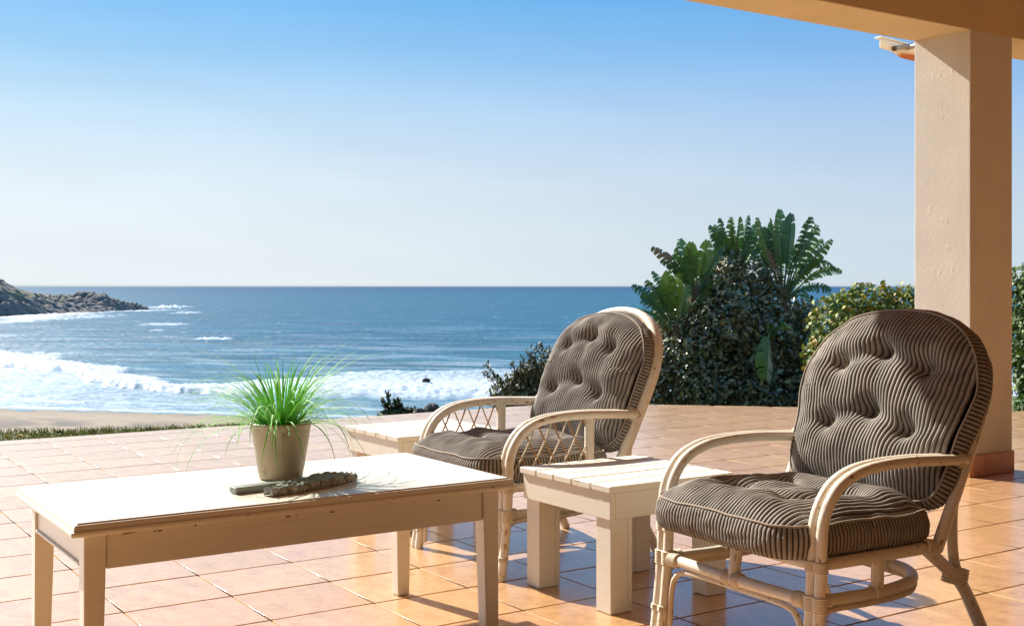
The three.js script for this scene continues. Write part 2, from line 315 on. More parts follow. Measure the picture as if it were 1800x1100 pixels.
// ------------------------------------------------------------------ terrace of tiles
const PA = .34543 * EYE, PB = .3313 * EYE, A0 = 1.7057 * EYE, B0 = -4.0247 * EYE;
const EDGE_Z = -8.63, CHX = 6.31, CHS = .95;
{
  const terrace = thing('terrace', 'terrace floor of terracotta tiles with dark joints', 'terrace', [0, 0, 0], 0, null, 'structure');
  const outline = [[-8, 2.6], [-8, EDGE_Z], [CHX, EDGE_Z], [CHX + 10, EDGE_Z + 10 * CHS], [CHX + 10, 2.6]];
  { // screed under the tiles: shows as the joints
    const sh = new THREE.Shape(outline.map(([x, z]) => new THREE.Vector2(x, -z)));
    const g = new THREE.ExtrudeGeometry(sh, { depth: .34, bevelEnabled: false }); g.rotateX(-Math.PI / 2); g.translate(0, -.3475, 0);
    part('grout_bed', boxUV(g, 2), grout, terrace);
  }
  function clip(poly, f) { const out = []; for (let i = 0; i < poly.length; i++) { const a = poly[i], b = poly[(i + 1) % poly.length], fa = f(a), fb = f(b); if (fa >= 0) out.push(a); if ((fa >= 0) !== (fb >= 0)) { const t = fa / (fa - fb); out.push([lerp(a[0], b[0], t), lerp(a[1], b[1], t)]); } } return out; }
  function prism(poly, ox, oz, lift = 0) {            // chamfered tile, top at y = 0; poly anticlockwise seen from above
    const n = poly.length, cx = poly.reduce((s, p) => s + p[0], 0) / n, cz = poly.reduce((s, p) => s + p[1], 0) / n, pos = [], uv = [], idx = [];
    const ring = (inset, y) => poly.forEach(([x, z]) => { const dx = cx - x, dz = cz - z; const px = x + Math.sign(dx) * Math.min(inset, Math.abs(dx)), pz = z + Math.sign(dz) * Math.min(inset, Math.abs(dz)); pos.push(px, y + lift, pz); uv.push((px + ox) / .93, (pz + oz) / .93); });
    ring(.0007, 0); for (let i = 1; i < n - 1; i++) idx.push(0, i, i + 1);
    ring(.0007, 0); ring(0, -.0007); ring(0, -.0007); ring(0, -.012);
    for (const k of [n, 3 * n]) for (let i = 0; i < n; i++) { const a = k + i, b = k + (i + 1) % n; idx.push(a, a + n, b, b, a + n, b + n); }
    const g = new THREE.BufferGeometry(); g.setAttribute('position', new THREE.Float32BufferAttribute(pos, 3)); g.setAttribute('uv', new THREE.Float32BufferAttribute(uv, 2)); g.setIndex(idx); g.computeVertexNormals(); return g;
  }
  const r = rng(31), gw = .0034, gz = .0054, full = [0, 1, 2, 3, 4, 5].map((k) => prism([[gw, gz], [gw, PB - gz], [PA - gw, PB - gz], [PA - gw, gz]], k * .217, k * .391));
  const list = [];
  for (let i = -27; i <= 40; i++) for (let j = -13; j <= 19; j++) {
    const x0 = A0 + i * PA, z0 = B0 + j * PB;
    let poly = [[x0 + gw, z0 + gz], [x0 + gw, z0 + PB - gz], [x0 + PA - gw, z0 + PB - gz], [x0 + PA - gw, z0 + gz]];
    poly = clip(poly, (p) => p[1] - EDGE_Z); poly = clip(poly, (p) => p[1] - EDGE_Z - (p[0] - CHX) * CHS); poly = clip(poly, (p) => 2.6 - p[1]); poly = clip(poly, (p) => p[0] + 8);
    if (poly.length < 3) continue;
    let area = 0; poly.forEach((p, k) => { const b = poly[(k + 1) % poly.length]; area += p[0] * b[1] - b[0] * p[1]; }); if (Math.abs(area) / 2 < .002) continue;
    const cx = x0 + PA / 2, cz = z0 + PB / 2, d = cx * AHEAD.x + cz * AHEAD.z, rr = cx * RIGHT.x + cz * RIGHT.z;
    const u = 900 + 2082 * rr / d, v = 503.5 + 2082 * EYE / d;
    const seen = d > .5 && u > -90 && u < 1890 && v < 1150;
    list.push({ poly, whole: poly.length === 4 && Math.abs(Math.abs(area) / 2 - (PA - 2 * gw) * (PB - 2 * gz)) < 1e-6, x0, z0, d: seen ? d : 100 + Math.abs(d), k: Math.floor(r() * 6), m: Math.floor(r() * 6), lift: -.0009 * r() });
  }
  list.sort((a, b) => a.d - b.d);
  const rest = [];
  list.forEach((t, n) => {
    if (n < 300) { const m = part('tile', t.whole ? full[t.k] : prism(t.poly, t.k * .2, t.k * .4), tileMats[t.m], terrace); if (t.whole) m.position.set(t.x0, t.lift, t.z0); else m.position.y = t.lift; }
    else (rest[t.m] ??= []).push(prism(t.poly, t.k * .2, t.k * .4, t.lift));
  });
  const g = mergeGeometries(rest.filter(Boolean).map((l) => mergeGeometries(l)), true);
  const m = part('far_tiles', g, rest.map((_, k) => tileMats[k]).filter((_, k) => rest[k]), terrace); m.userData.kind = 'stuff';
}

// ------------------------------------------------------------------ veranda: post, beam, roof, house wall behind the camera
{
  const X0 = 5.706, X1 = 6.090, Z0 = -4.405, Z1 = -4.035;
  const p = thing('veranda_post', 'square plastered veranda post with terracotta skirting at the right', 'post', [(X0 + X1) / 2, 0, (Z0 + Z1) / 2]);
  part('shaft', boxUV(new RoundedBoxGeometry(X1 - X0, 2.462, Z1 - Z0, 2, .006).translate(0, 1.235, 0), .9), plaster, p);
  const hw = (X1 - X0) / 2, hd = (Z1 - Z0) / 2, h = .118, t = .012;
  const sk = (w, hh, d, x, y, z) => part('skirting_tile', boxUV(rbox(w, hh, d, x, y, z, .0025), 1, x * 3, z * 2), skirtMat, p);
  sk(t, h, hd * 2 + t, -hw - t / 2, h / 2 + .001, 0); sk(t, h, hd * 2 + t, hw + t / 2, h / 2 + .001, 0);
  sk(.118, h, t, -hw + .06, h / 2 + .001, hd + t / 2 + .001); sk(hw * 2 - .118 - .005, h, t, hw - (hw * 2 - .118 - .005) / 2, h / 2 + .001, hd + t / 2 + .001); sk(hw * 2, h, t, 0, h / 2 + .001, -hd - t / 2 - .001);
  tag(part('veranda_beam', boxUV(new RoundedBoxGeometry(24, .5, Z1 - Z0, 2, .006).translate(3, 2.462 + .25, (Z0 + Z1) / 2), .7), plasterBeam), 'plastered beam running along the veranda edge above the post', 'beam');
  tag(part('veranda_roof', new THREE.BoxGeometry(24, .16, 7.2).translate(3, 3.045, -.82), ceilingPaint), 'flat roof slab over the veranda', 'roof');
  tag(part('house_wall', boxUV(new THREE.BoxGeometry(24, 2.965, .25).translate(3, 1.48, 2.73), .7), houseFront), 'ochre plastered house wall at the back of the veranda', 'wall');
}
{ // rusty white fitting sticking out past the far side of the post
  const o = thing('wall_bracket', 'rust stained white metal bracket with a grey bar behind the post top', 'bracket', [6.505, 2.598, -5.05]); o.scale.setScalar(1.137); // held out from the beam's far face
  const white = noiseTexture(256, (x, y) => {
    const n = tile4(x, y, 5, 2), d = (y - .30 - .18 * x + .12 * n), rust = sstep(-d, -.12, .16) * sstep(x, .30, .5), spot = sstep(tile4(x, y, 22, 4), .3, .42) * .6;
    const k = clamp(rust + spot * .3, 0, 1); return [lerp(.90, .70, k), lerp(.87, .36, k), lerp(.80, .10, k)];
  }, true);
  const sh = new THREE.Shape([[-.275, .028], [-.272, -.008], [-.17, -.018], [-.085, -.045], [.02, -.05], [.1, -.04], [.1, .03], [-.1, .012]].map(([x, y]) => new THREE.Vector2(x, y)));
  const g = new THREE.ExtrudeGeometry(sh, { depth: .012, bevelEnabled: true, bevelThickness: .002, bevelSize: .002, bevelSegments: 1 });
  { const p = g.attributes.position, uv = g.attributes.uv; for (let i = 0; i < p.count; i++) uv.setXY(i, (p.getX(i) + .28) / .4, (p.getY(i) + .055) / .09); }
  part('plate', g, new THREE.MeshPhysicalMaterial({ map: white, roughness: .6 }), o);
  part('flange', rbox(.275, .008, .05, -.14, .036, -.012, .002).rotateZ(-.06), std(.80, .79, .75, .5), o);
  part('bar', tube([[-.172, -.005, .028], [-.05, .024, .026], [.05, .046, .024]], .0125, { seg: 8, radial: 8 }), std(.34, .33, .31, .5, { metalness: .3 }), o);
  part('support_arm', tube([[-.13, .02, .56], [-.10, .02, .3], [-.05, .012, .01]], .014, { seg: 8, radial: 8 }), std(.34, .33, .31, .5, { metalness: .3 }), o);
  part('bar_end', new THREE.CylinderGeometry(.0145, .0145, .012, 12).rotateZ(Math.PI / 2).rotateZ(.23).translate(-.182, -.008, .028), std(.09, .06, .04, .8), o);
}

// ------------------------------------------------------------------ coffee table
function ringStack(x0, x1, z0, z1, prof) {             // closed moulding: [outset, y] from bottom to top, flat top cap
  const pos = [], idx = [];
  const corner = (o) => [[x0 - o, z0 - o], [x1 + o, z0 - o], [x1 + o, z1 + o], [x0 - o, z1 + o]];
  for (let k = 0; k < prof.length - 1; k++) {
    const [oa, ya] = prof[k], [ob, yb] = prof[k + 1], a = corner(oa), b = corner(ob);
    for (let i = 0; i < 4; i++) { const j = (i + 1) % 4, n = pos.length / 3; pos.push(a[i][0], ya, a[i][1], a[j][0], ya, a[j][1], b[j][0], yb, b[j][1], b[i][0], yb, b[i][1]); idx.push(n, n + 2, n + 1, n, n + 3, n + 2); }
  }
  for (const [k, f] of [[prof.length - 1, 1], [0, 0]]) { const [o, y] = prof[k], c = corner(o), n = pos.length / 3; c.forEach((p) => pos.push(p[0], y, p[1])); f ? idx.push(n, n + 3, n + 2, n, n + 2, n + 1) : idx.push(n, n + 1, n + 2, n, n + 2, n + 3); }
  const g = new THREE.BufferGeometry(); g.setAttribute('position', new THREE.Float32BufferAttribute(pos, 3)); g.setIndex(idx); g.computeVertexNormals(); return g;
}
{
  const X0 = .707, X1 = 1.963, Z0 = -3.626, Z1 = -2.977, Y = .475, cx = (X0 + X1) / 2, cz = (Z0 + Z1) / 2;
  const o = thing('coffee_table', 'long low cream painted coffee table with moulded top edge and tapered legs', 'coffee table', [cx, 0, cz]);
  const hx = (X1 - X0) / 2, hz = (Z1 - Z0) / 2;
  part('tabletop', boxUV(ringStack(-hx, hx, -hz, hz, [[-.012, Y - .034], [.010, Y - .033], [.0165, Y - .029], [.018, Y - .024], [.0165, Y - .0195], [.0105, Y - .0185], [.0098, Y - .0145], [.0085, Y - .009], [.005, Y - .0045], [0, Y - .0035], [-.0025, Y]]), .8), tablePaint, o);
  const ax = hx - .022, az = hz - .022, ah = .090, ay = Y - .034 - ah / 2 - .0015;
  const legW = .055, legD = .055;
  for (const s of [-1, 1]) {
    part('apron', boxUV(rbox(2 * ax - 2 * legW - .002, ah, .02, 0, ay, s * (az - .016), .0025), .8, s), tablePaint, o);
    part('apron', boxUV(rbox(.02, ah, 2 * az - 2 * legD - .002, s * (ax - .016), ay, 0, .0025), .8, s), tablePaint, o);
    part('bead', boxUV(rbox(.008, .008, 2 * az - 2 * legD - .004, s * (ax - .0035), ay - ah / 2 + .008, 0, .003), .8), tablePaint, o);
  }
  for (const sx of [-1, 1]) for (const sz of [-1, 1]) {
    const g = new RoundedBoxGeometry(legW, Y - .036, legD, 3, .004), p = g.attributes.position, H = Y - .036;
    for (let i = 0; i < p.count; i++) { const yy = p.getY(i) / H + .5, k = 1 - .2 * (1 - sstep(yy, 0, .80)) * clamp(1 - yy * .4, 0, 1); p.setX(i, sx * (legW / 2) - (sx * legW / 2 - p.getX(i)) * k); p.setZ(i, sz * (legD / 2) - (sz * legD / 2 - p.getZ(i)) * k); }
    g.translate(sx * (ax - legW / 2), H / 2 + .001, sz * (az - legD / 2));
    part('leg', boxUV(g, .8, sx * .3, sz * .2), tablePaint, o);
  }
  // chips knocked out of the paint along the front moulding and apron
  const r = rng(77);
  for (const [x, y] of [[-.43, -.045], [-.418, -.0455], [-.325, -.043], [-.07, -.047], [-.045, -.046], [.06, -.048], [.40, -.05], [-.20, -.0215], [.23, -.0225], [.56, -.0215]]) {
    const deep = y < -.03, w = .0022 + r() * .006, g = new THREE.SphereGeometry(1, 10, 6).scale(w, .0013 + r() * .0013, .0008);
    g.translate(x, Y + y, deep ? az - .0058 : hz + .0175); part('paint_chip', g, chipMat, o);
  }
}

// ------------------------------------------------------------------ slatted side tables
function sideTable(label, x0, z0) {
  const W = .54, D = .512, Y = .414, o = thing('side_table', label, 'side table', [x0 + W / 2, 0, z0 + D / 2], 0, 'slatted side tables');
  const n = 5, gap = .0085, sw = (D - gap * (n - 1)) / n;
  for (let i = 0; i < n; i++) part('slat', boxUV(rbox(W, .021, sw, 0, Y - .0105 - (i % 2) * .0006, -D / 2 + sw / 2 + i * (sw + gap), .0025), .7, i * .31, i * .17), stoolPaint, o);
  const ix = W / 2 - .009, iz = D / 2 - .009, h = .086, y = Y - .0225 - h / 2;
  for (const s of [-1, 1]) {
    part('apron', boxUV(rbox(.02, h, 2 * iz, s * (ix - .01), y, 0, .002), .7, s * .4), stoolPaint, o);
    part('apron', boxUV(rbox(2 * ix - .041, h, .02, 0, y, s * (iz - .01), .002), .7, s * .7), stoolPaint, o);
  }
  for (const sx of [-1, 1]) for (const sz of [-1, 1]) { // legs of two boards each
    const lx = sx * (ix - .0235 - .034), lz = sz * (iz - .0235 - .036), H = Y - .0235;
    const leg = part('leg', boxUV(rbox(.07, H - .082, .076, sx * (ix - .009 - .035), (H - .082) / 2 + .001, sz * (iz - .009 - .038), .002), .7, sx + sz * .4), stoolPaint, o);
    part('leg_board', boxUV(rbox(.018, H - .084, .076, sx * (ix - .009 - .0705 - .0095), (H - .084) / 2 + .002, sz * (iz - .0095 - .038), .002), .7, sx * .2), stoolPaint, leg);
  }
  return o;
}
sideTable('slatted cream side table between the two cane chairs', 2.334, -3.470);
sideTable('slatted cream side table beyond the latticed cane chair, half hidden', 2.358, -4.940);

// ------------------------------------------------------------------ cushions of wide-wale cord
const PITCH = .0128;
const ribH = (a) => Math.sqrt(Math.abs(Math.sin(Math.PI * a / PITCH)));
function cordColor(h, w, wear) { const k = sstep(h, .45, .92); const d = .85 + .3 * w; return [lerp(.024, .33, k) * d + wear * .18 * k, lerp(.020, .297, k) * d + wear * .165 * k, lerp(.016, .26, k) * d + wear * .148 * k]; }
function cushion(parent, name, { A, Bp, Bm, np, nm, T, P, R, buttons, links, dep, seed, sag = 0, frame }) {
  const rho = (a, b) => { const n = b > 0 ? np : nm, B = b > 0 ? Bp : Bm; return Math.pow(Math.pow(Math.abs(a / A), n) + Math.pow(Math.abs(b / B), n), 1 / n); };
  const lim = (a, up) => { const n = up ? np : nm, B = up ? Bp : Bm; return B * Math.pow(Math.max(0, 1 - Math.pow(Math.abs(a / A), n)), 1 / n); };
  const segD = (a, b, p, q) => { const vx = q[0] - p[0], vy = q[1] - p[1], t = clamp(((a - p[0]) * vx + (b - p[1]) * vy) / (vx * vx + vy * vy), 0, 1); return [Math.hypot(a - p[0] - vx * t, b - p[1] - vy * t), t]; };
  const place = (a, b, c) => { const v = frame(a, b, c); return v; };
  const dT = (a, b) => .011 * fbm(a * 4.5 + seed * 2, b * 4.5 + seed, 2);
  const surf = (a, b) => {
    const e = Math.max(0, 1 - rho(a, b)) * Math.min(A, b > 0 ? Bp : Bm);
    let c = T + dT(a, b) + P * (1 - Math.pow(1 - Math.min(e / R, 1), 2.3)), da = 0, db = 0;
    c += .008 * fbm(a * 6 + seed, b * 6, 2) * Math.min(1, e / .04) - sag * Math.exp(-(a * a) / .03 - b * b / .03);
    const fade = Math.min(1, e / .05);
    for (const [x, y] of buttons) { const r2 = (a - x) ** 2 + (b - y) ** 2; c -= dep * Math.exp(-Math.pow(r2 / .0017, .7)); const k = .10 * Math.exp(-r2 / .006); da += (x - a) * k; db += (y - b) * k; }
    for (const [p, q, f] of links) { const [d, t] = segD(a, b, p, q); const g = f < 1 ? f * (1 - t) : f > 2 ? f - 2 : f; c -= dep * .42 * g * fade * Math.exp(-Math.pow(d / .03, 2)); const k = .05 * g * Math.exp(-d * d / .0016); da += ((p[0] + (q[0] - p[0]) * t) - a) * k; }
    return [a + da * fade, b + db * fade, c];
  };
  const pos = [], col = [], idx = [];
  const push = (v, c) => { pos.push(v.x, v.y, v.z); col.push(...c); };
  // top
  const per = 8, ribs = Math.floor(A / PITCH) * 2, NA = ribs * per, NB = 84, aw = ribs * PITCH / 2 - .0001;
  for (let i = 0; i <= NA; i++) {
    const a = lerp(-aw, aw, i / NA), lo = -lim(a, false), hi = lim(a, true);
    for (let j = 0; j <= NB; j++) {
      const t = j / NB, b = lerp(lo, hi, .5 - .5 * Math.cos(Math.PI * t) * (.55 + .45) ), s = surf(a, b), h = ribH(a + aw + .0014 * fbm(a * 8 + seed, b * 16, 2));
      const w = fbm(a * 9 + seed, b * 9, 3), wear = Math.max(0, fbm(a * 4 - seed, b * 4 + 3, 3));
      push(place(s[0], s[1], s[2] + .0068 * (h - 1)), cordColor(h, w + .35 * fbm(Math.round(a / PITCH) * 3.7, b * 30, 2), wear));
    }
  }
  for (let i = 0; i < NA; i++) for (let j = 0; j < NB; j++) { const p = i * (NB + 1) + j, q = p + NB + 1; idx.push(p, q, p + 1, q, q + 1, p + 1); }
  // outline by arc length
  const raw = [];
  for (let k = 0; k < 1600; k++) { const th = k / 1600 * Math.PI * 2, c = Math.cos(th), s = Math.sin(th), n = s > 0 ? np : nm, B = s > 0 ? Bp : Bm; raw.push([A * Math.sign(c) * Math.pow(Math.abs(c), 2 / n), B * Math.sign(s) * Math.pow(Math.abs(s), 2 / n)]); }
  const len = [0]; for (let k = 0; k < raw.length; k++) { const p = raw[k], q = raw[(k + 1) % raw.length]; len.push(len[k] + Math.hypot(q[0] - p[0], q[1] - p[1])); }
  const Lp = len[raw.length], NRib = Math.round(Lp / PITCH), NS = NRib * per;
  const rim = (d) => { d = ((d % Lp) + Lp) % Lp; let lo = 0, hi = raw.length; while (hi - lo > 1) { const m = (lo + hi) >> 1; if (len[m] <= d) lo = m; else hi = m; } const t = (d - len[lo]) / Math.max(1e-9, len[lo + 1] - len[lo]), p = raw[lo], q = raw[(lo + 1) % raw.length]; return [lerp(p[0], q[0], t), lerp(p[1], q[1], t)]; };
  const side0 = pos.length / 3, ROWS = 10;
  for (let i = 0; i <= NS; i++) {
    const d = i / NS * Lp, p = rim(d), p1 = rim(d + .006), p0 = rim(d - .006); let nx = p1[1] - p0[1], ny = -(p1[0] - p0[0]); const nl = Math.hypot(nx, ny) || 1; nx /= nl; ny /= nl;
    const h = Math.sqrt(Math.abs(Math.sin(Math.PI * i / per)));
    for (let j = 0; j <= ROWS; j++) {
      const t = j / ROWS, out = .016 * Math.pow(Math.sin(Math.PI * t), .7) + .005 * fbm(d * 9 + seed, t * 2, 2) + .0055 * (h - 1) * Math.min(1, Math.sin(Math.PI * clamp(t, .04, .96)) * 3);
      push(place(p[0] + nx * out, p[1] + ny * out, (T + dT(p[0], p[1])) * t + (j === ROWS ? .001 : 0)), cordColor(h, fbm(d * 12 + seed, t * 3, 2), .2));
    }
  }
  for (let i = 0; i < NS; i++) for (let j = 0; j < ROWS; j++) { const a = side0 + i * (ROWS + 1) + j, b = a + ROWS + 1; idx.push(a, b, a + 1, b, b + 1, a + 1); }
  // underside
  const c0 = pos.length / 3; push(place(0, 0, .004), [.07, .055, .04]);
  for (let k = 0; k < 120; k++) { const p = rim(k / 120 * Lp); push(place(p[0], p[1], 0), [.07, .055, .04]); }
  for (let k = 0; k < 120; k++) idx.push(c0, c0 + 1 + (k + 1) % 120, c0 + 1 + k);
  const m = part(name, ribbonGeo(pos, idx, col), cord, parent);
  const seam = []; for (let k = 0; k < 90; k++) { const p = rim(k / 90 * Lp); seam.push(place(p[0] * 1.004, p[1] * 1.004, T + dT(p[0], p[1]) + .0015 + .002 * fbm(k * .2, seed, 2))); }
  part('piping', tube(seam, .0032, { seg: 180, radial: 6, closed: true }), pipeMat, m);
  for (const [x, y] of buttons) { const s = surf(x, y), v = place(s[0], s[1], s[2] + .004), nn = place(0, 0, 1).sub(place(0, 0, 0)).normalize(); const g = new THREE.SphereGeometry(.0105, 12, 8).scale(1, .55, 1); g.applyQuaternion(new THREE.Quaternion().setFromUnitVectors(V(0, 1, 0), nn)); g.translate(v.x, v.y, v.z); part('button', g, buttonMat, m); }
  return m;
}

// ------------------------------------------------------------------ cane armchairs (local x runs to the back, z across)
function binding(parent, p, dir, r, len = .04) {       // cane wrapped round a joint
  const g = new THREE.LatheGeometry(Array.from({ length: 25 }, (_, i) => new THREE.Vector2(i === 0 || i === 24 ? r * .7 : r * (1 + .09 * Math.abs(Math.sin(i * Math.PI / 4))), (i / 24 - .5) * len)), 12);
  g.applyQuaternion(new THREE.Quaternion().setFromUnitVectors(V(0, 1, 0), V(...dir).normalize())); g.translate(...p);
  return part('binding', g, bindMat, parent);
}
function caneChair(label, pos, turn, lattice, seed) {
  const o = thing('cane_armchair', label, 'armchair', pos, turn, 'cane armchairs on the terrace');
  const bx = lattice ? .598 : .585, r = lattice ? .0165 : .0155, sl = .47;
  const U = (y) => bx + sl * (y - .557);
  const armPts = (w, dx = 0) => [[-.026 + dx, .002, w], [-.010 + dx, .12, w], [0 + dx, .226, w], [.006 + dx, .34, w], [.010 + dx, .418, w], [.03 + dx, .476, w], [.072 + dx, .525, w], [.142, .556, w], [.235, .569, w], [.35, .571, w], [.46, .566, w], [bx - .012, .559, w]];
  for (const s of [-1, 1]) {
    part('arm_cane', tube(armPts(s * .2975), r, { seg: 60, radial: 12, wob: .05, seed: seed + s }), cane, o);
    part('arm_cane', tube(armPts(s * .3285), r, { seg: 60, radial: 12, wob: .05, seed: seed + s + 4 }), cane, o);
  }
  // back hoop: up one side, round the top, down the other
  const hoop = [];
  const yc = .662, Ry = .285, W = .325;
  hoop.push([U(.312), .312, .312], [U(.44), .44, .318], [U(.557), .557, .322]);
  for (let k = 0; k <= 12; k++) { const th = k / 12 * Math.PI, c = Math.cos(th), s = Math.sin(th), y = yc + Ry * Math.pow(s, .88); hoop.push([U(y), y, W * Math.sign(c) * Math.pow(Math.abs(c), .88)]); }
  hoop.push([U(.557), .557, -.322], [U(.44), .44, -.318], [U(.312), .312, -.312]);
  part('back_hoop', tube(hoop, lattice ? .0185 : .0175, { seg: 110, radial: 12, wob: .04, seed: seed + 9 }), cane, o);
  if (lattice) part('back_hoop', tube(hoop.map(([x, y, z]) => [x + .024, y - .006, z * .975]), .013, { seg: 110, radial: 10, seed: seed + 10 }), cane, o);
  for (const w of [-.16, 0, .16]) { const top = yc + Ry * Math.pow(1 - Math.pow(Math.abs(w / W), 2.2), .45); part('back_spindle', tube([[U(.33) + .01, .33, w * .9], [U(.6) + .012, .6, w], [U(top), top, w]], .011, { seg: 14, radial: 8, seed: seed + w * 9 }), cane, o); }
  // seat frame
  const sy = .322, sx1 = U(.322) - .012;
  part('seat_frame', tube([[.02, sy, -.27], [.02, sy, 0], [.02, sy, .27], [.06, sy, .305], [sx1 * .5, sy, .308], [sx1 - .05, sy, .306], [sx1, sy, .26], [sx1 + .004, sy, 0], [sx1, sy, -.26], [sx1 - .05, sy, -.306], [sx1 * .5, sy, -.308], [.06, sy, -.305]], .0165, { seg: 120, radial: 12, closed: true, wob: .04, seed: seed + 20 }), cane, o);
  for (let k = 0; k < 5; k++) { const x = .08 + k * .085; part('seat_slat', tube([[x, sy + .004, -.29], [x, sy - .004, 0], [x, sy + .004, .29]], .009, { seg: 8, radial: 8 }), cane, o); }
  // lower ring with rounded back corners, and the thin cane that follows it
  const ry = .226, re = sx1 + .015;
  const ring = (d, y) => [[.012, y, .30 + d], [.15, y - .003, .304 + d], [.30, y - .002, .303 + d], [re - .08, y + .006, .285 + d], [re - .012 + d, y + .01, .215 + d * .5], [re + .008 + d, y + .012, .1], [re + .010 + d, y + .012, -.1], [re - .012 + d, y + .01, -.215 - d * .5], [re - .08, y + .006, -.285 - d], [.30, y - .002, -.303 - d], [.15, y - .003, -.304 - d], [.012, y, -.30 - d]];
  part('lower_ring', tube(ring(0, ry), .0165, { seg: 90, radial: 12, wob: .04, seed: seed + 30 }), cane, o);
  for (const s of [-1, 1]) {
    part('ring_cane', tube([[-.008, .10, s * .31], [0, .155, s * .31], [.022, .19, s * .311], [.07, .202, s * .311], [.2, .2, s * .311], [.33, .203, s * .306], [re - .075, .212, s * .288], [re - .005, .216, s * .21], [re + .012, .218, s * .02]], .0085, { seg: 50, radial: 8, seed: seed + 40 + s }), caneThin, o);
    part('support_post', tube([[.24, ry, s * .304], [.24, .275, s * .306], [.238, sy, s * .307]], .0175, { seg: 8, radial: 12, wob: .05, seed: seed + 44 + s }), cane, o);
    // splayed back leg, its brace, and the joint where they cross
    part('rear_leg', tube([[sx1 - .03, .318, s * .305], [sx1 + .05, .26, s * .305], [sx1 + .12, .20, s * .307], [sx1 + .19, .085, s * .312], [sx1 + .232, .002, s * .315]], .018, { seg: 26, radial: 12, wob: .05, seed: seed + 50 + s }), cane, o);
    part('rear_brace', tube([[U(.62) + .016, .62, s * .295], [sx1 + .105, .45, s * .294], [sx1 + .094, .30, s * .298], [sx1 + .118, .215, s * .302], [sx1 + .20, .075, s * .30]], .0145, { seg: 26, radial: 10, wob: .05, seed: seed + 53 + s }), cane, o);
    binding(o, [sx1 + .098, .228, s * .303], [.25, 1, 0], .034, .05);
    for (const w of [.2975, .3285]) { binding(o, [0, ry, s * w], [.02, 1, 0], r * 1.22, .044); binding(o, [.005, sy, s * w], [.02, 1, 0], r * 1.2, .03); binding(o, [-.018, .075, s * w], [.1, 1, 0], r * 1.08, .016); }
    binding(o, [.036, ry, s * .301], [1, 0, 0], .0205, .03); binding(o, [.24, ry, s * .304], [1, 0, 0], .0205, .034); binding(o, [sx1 - .02, sy, s * .306], [1, -.2, 0], .022, .036); binding(o, [bx - .03, .5595, s * .313], [1, 0, 0], .026, .02); binding(o, [re + .004, ry + .012, s * .13], [0, 0, 1], .0205, .03);
  }
  // front stretcher, its post and the thin arch under it
  part('front_stretcher', tube([[.002, ry, -.285], [-.004, ry, 0], [.002, ry, .285]], .0165, { seg: 20, radial: 12, wob: .05, seed: seed + 60 }), cane, o);
  part('support_post', tube([[0, ry, 0], [.006, .275, 0], [.015, sy, 0]], .018, { seg: 8, radial: 12, wob: .05, seed: seed + 61 }), cane, o);
  part('front_arch', tube([[-.012, .03, -.272], [-.008, .12, -.270], [-.004, .175, -.255], [-.002, .199, -.20], [-.002, .203, 0], [-.002, .199, .20], [-.004, .175, .255], [-.008, .12, .270], [-.012, .03, .272]], .0088, { seg: 70, radial: 8, seed: seed + 62 }), caneThin, o);
  for (const s of [-1, 1]) { binding(o, [.0, ry, s * .262], [0, 0, 1], .0205, .04); binding(o, [-.002, ry, s * .02], [0, 0, 1], .02, .03); }
  if (lattice) {
    const r1 = rng(seed + 5);
    for (const s of [-1, 1]) {
      part('arm_post', tube([[.372, sy + .01, s * .314], [.374, .45, s * .314], [.375, .558, s * .313]], .0185, { seg: 8, radial: 12, wob: .05, seed: seed + 70 + s }), cane, o);
      const archY = (x) => x < .03 ? .418 + (x - .01) * 2.9 : x < .072 ? lerp(.476, .525, (x - .03) / .042) : x < .142 ? lerp(.525, .556, (x - .072) / .07) : .566;
      for (let k = -2; k <= 6; k++) for (const dir of [1, -1]) {
        const xb = .02 + k * .068 + (dir > 0 ? 0 : .10), pts = [];
        for (let q = 0; q <= 12; q++) { const y = lerp(.36, .56, q / 12), x = xb + dir * .115 * (q / 12) + .012 * Math.sin(q / 12 * Math.PI) * dir; if (x > .012 && x < .366 && y < archY(x) - .004) pts.push([x, y, s * .313 + dir * .0035]); }
        if (pts.length > 3) part('lattice_cane', tube(pts, .0032, { seg: 12, radial: 6, seed: seed + k }), (dir > 0) === (s > 0) && r1() < .75 ? latticePale : latticeMat, o);
      }
    }
  }
  // cushions
  const bs = [[-.125, .10], [.125, .10], [-.125, -.09], [.125, -.09]];
  cushion(o, 'seat_cushion', { A: .298, Bp: .308, Bm: .285, np: 6, nm: 6, T: .088, P: .056, R: .12, dep: .040, seed: seed + 1.3, sag: .006, buttons: bs,
    links: [[bs[0], bs[1], 1], [bs[2], bs[3], 1], [bs[0], bs[2], 1], [bs[1], bs[3], 1], [bs[0], [-.29, .12], .6], [bs[1], [.29, .12], .6], [bs[2], [-.29, -.1], .6], [bs[3], [.29, -.1], .6], [bs[0], [-.14, .28], .35], [bs[1], [.14, .28], .35]],
    frame: (a, b, c) => V(.222 - b, .334 + c + .012 * b, a) });
  const bb = [[-.15, .085], [0, .135], [.15, .085], [-.15, -.105], [0, -.055], [.15, -.105]];
  const tilt = Math.atan(.40), ct = Math.cos(tilt), st = Math.sin(tilt), by = .69, bu = U(.69) - .002;
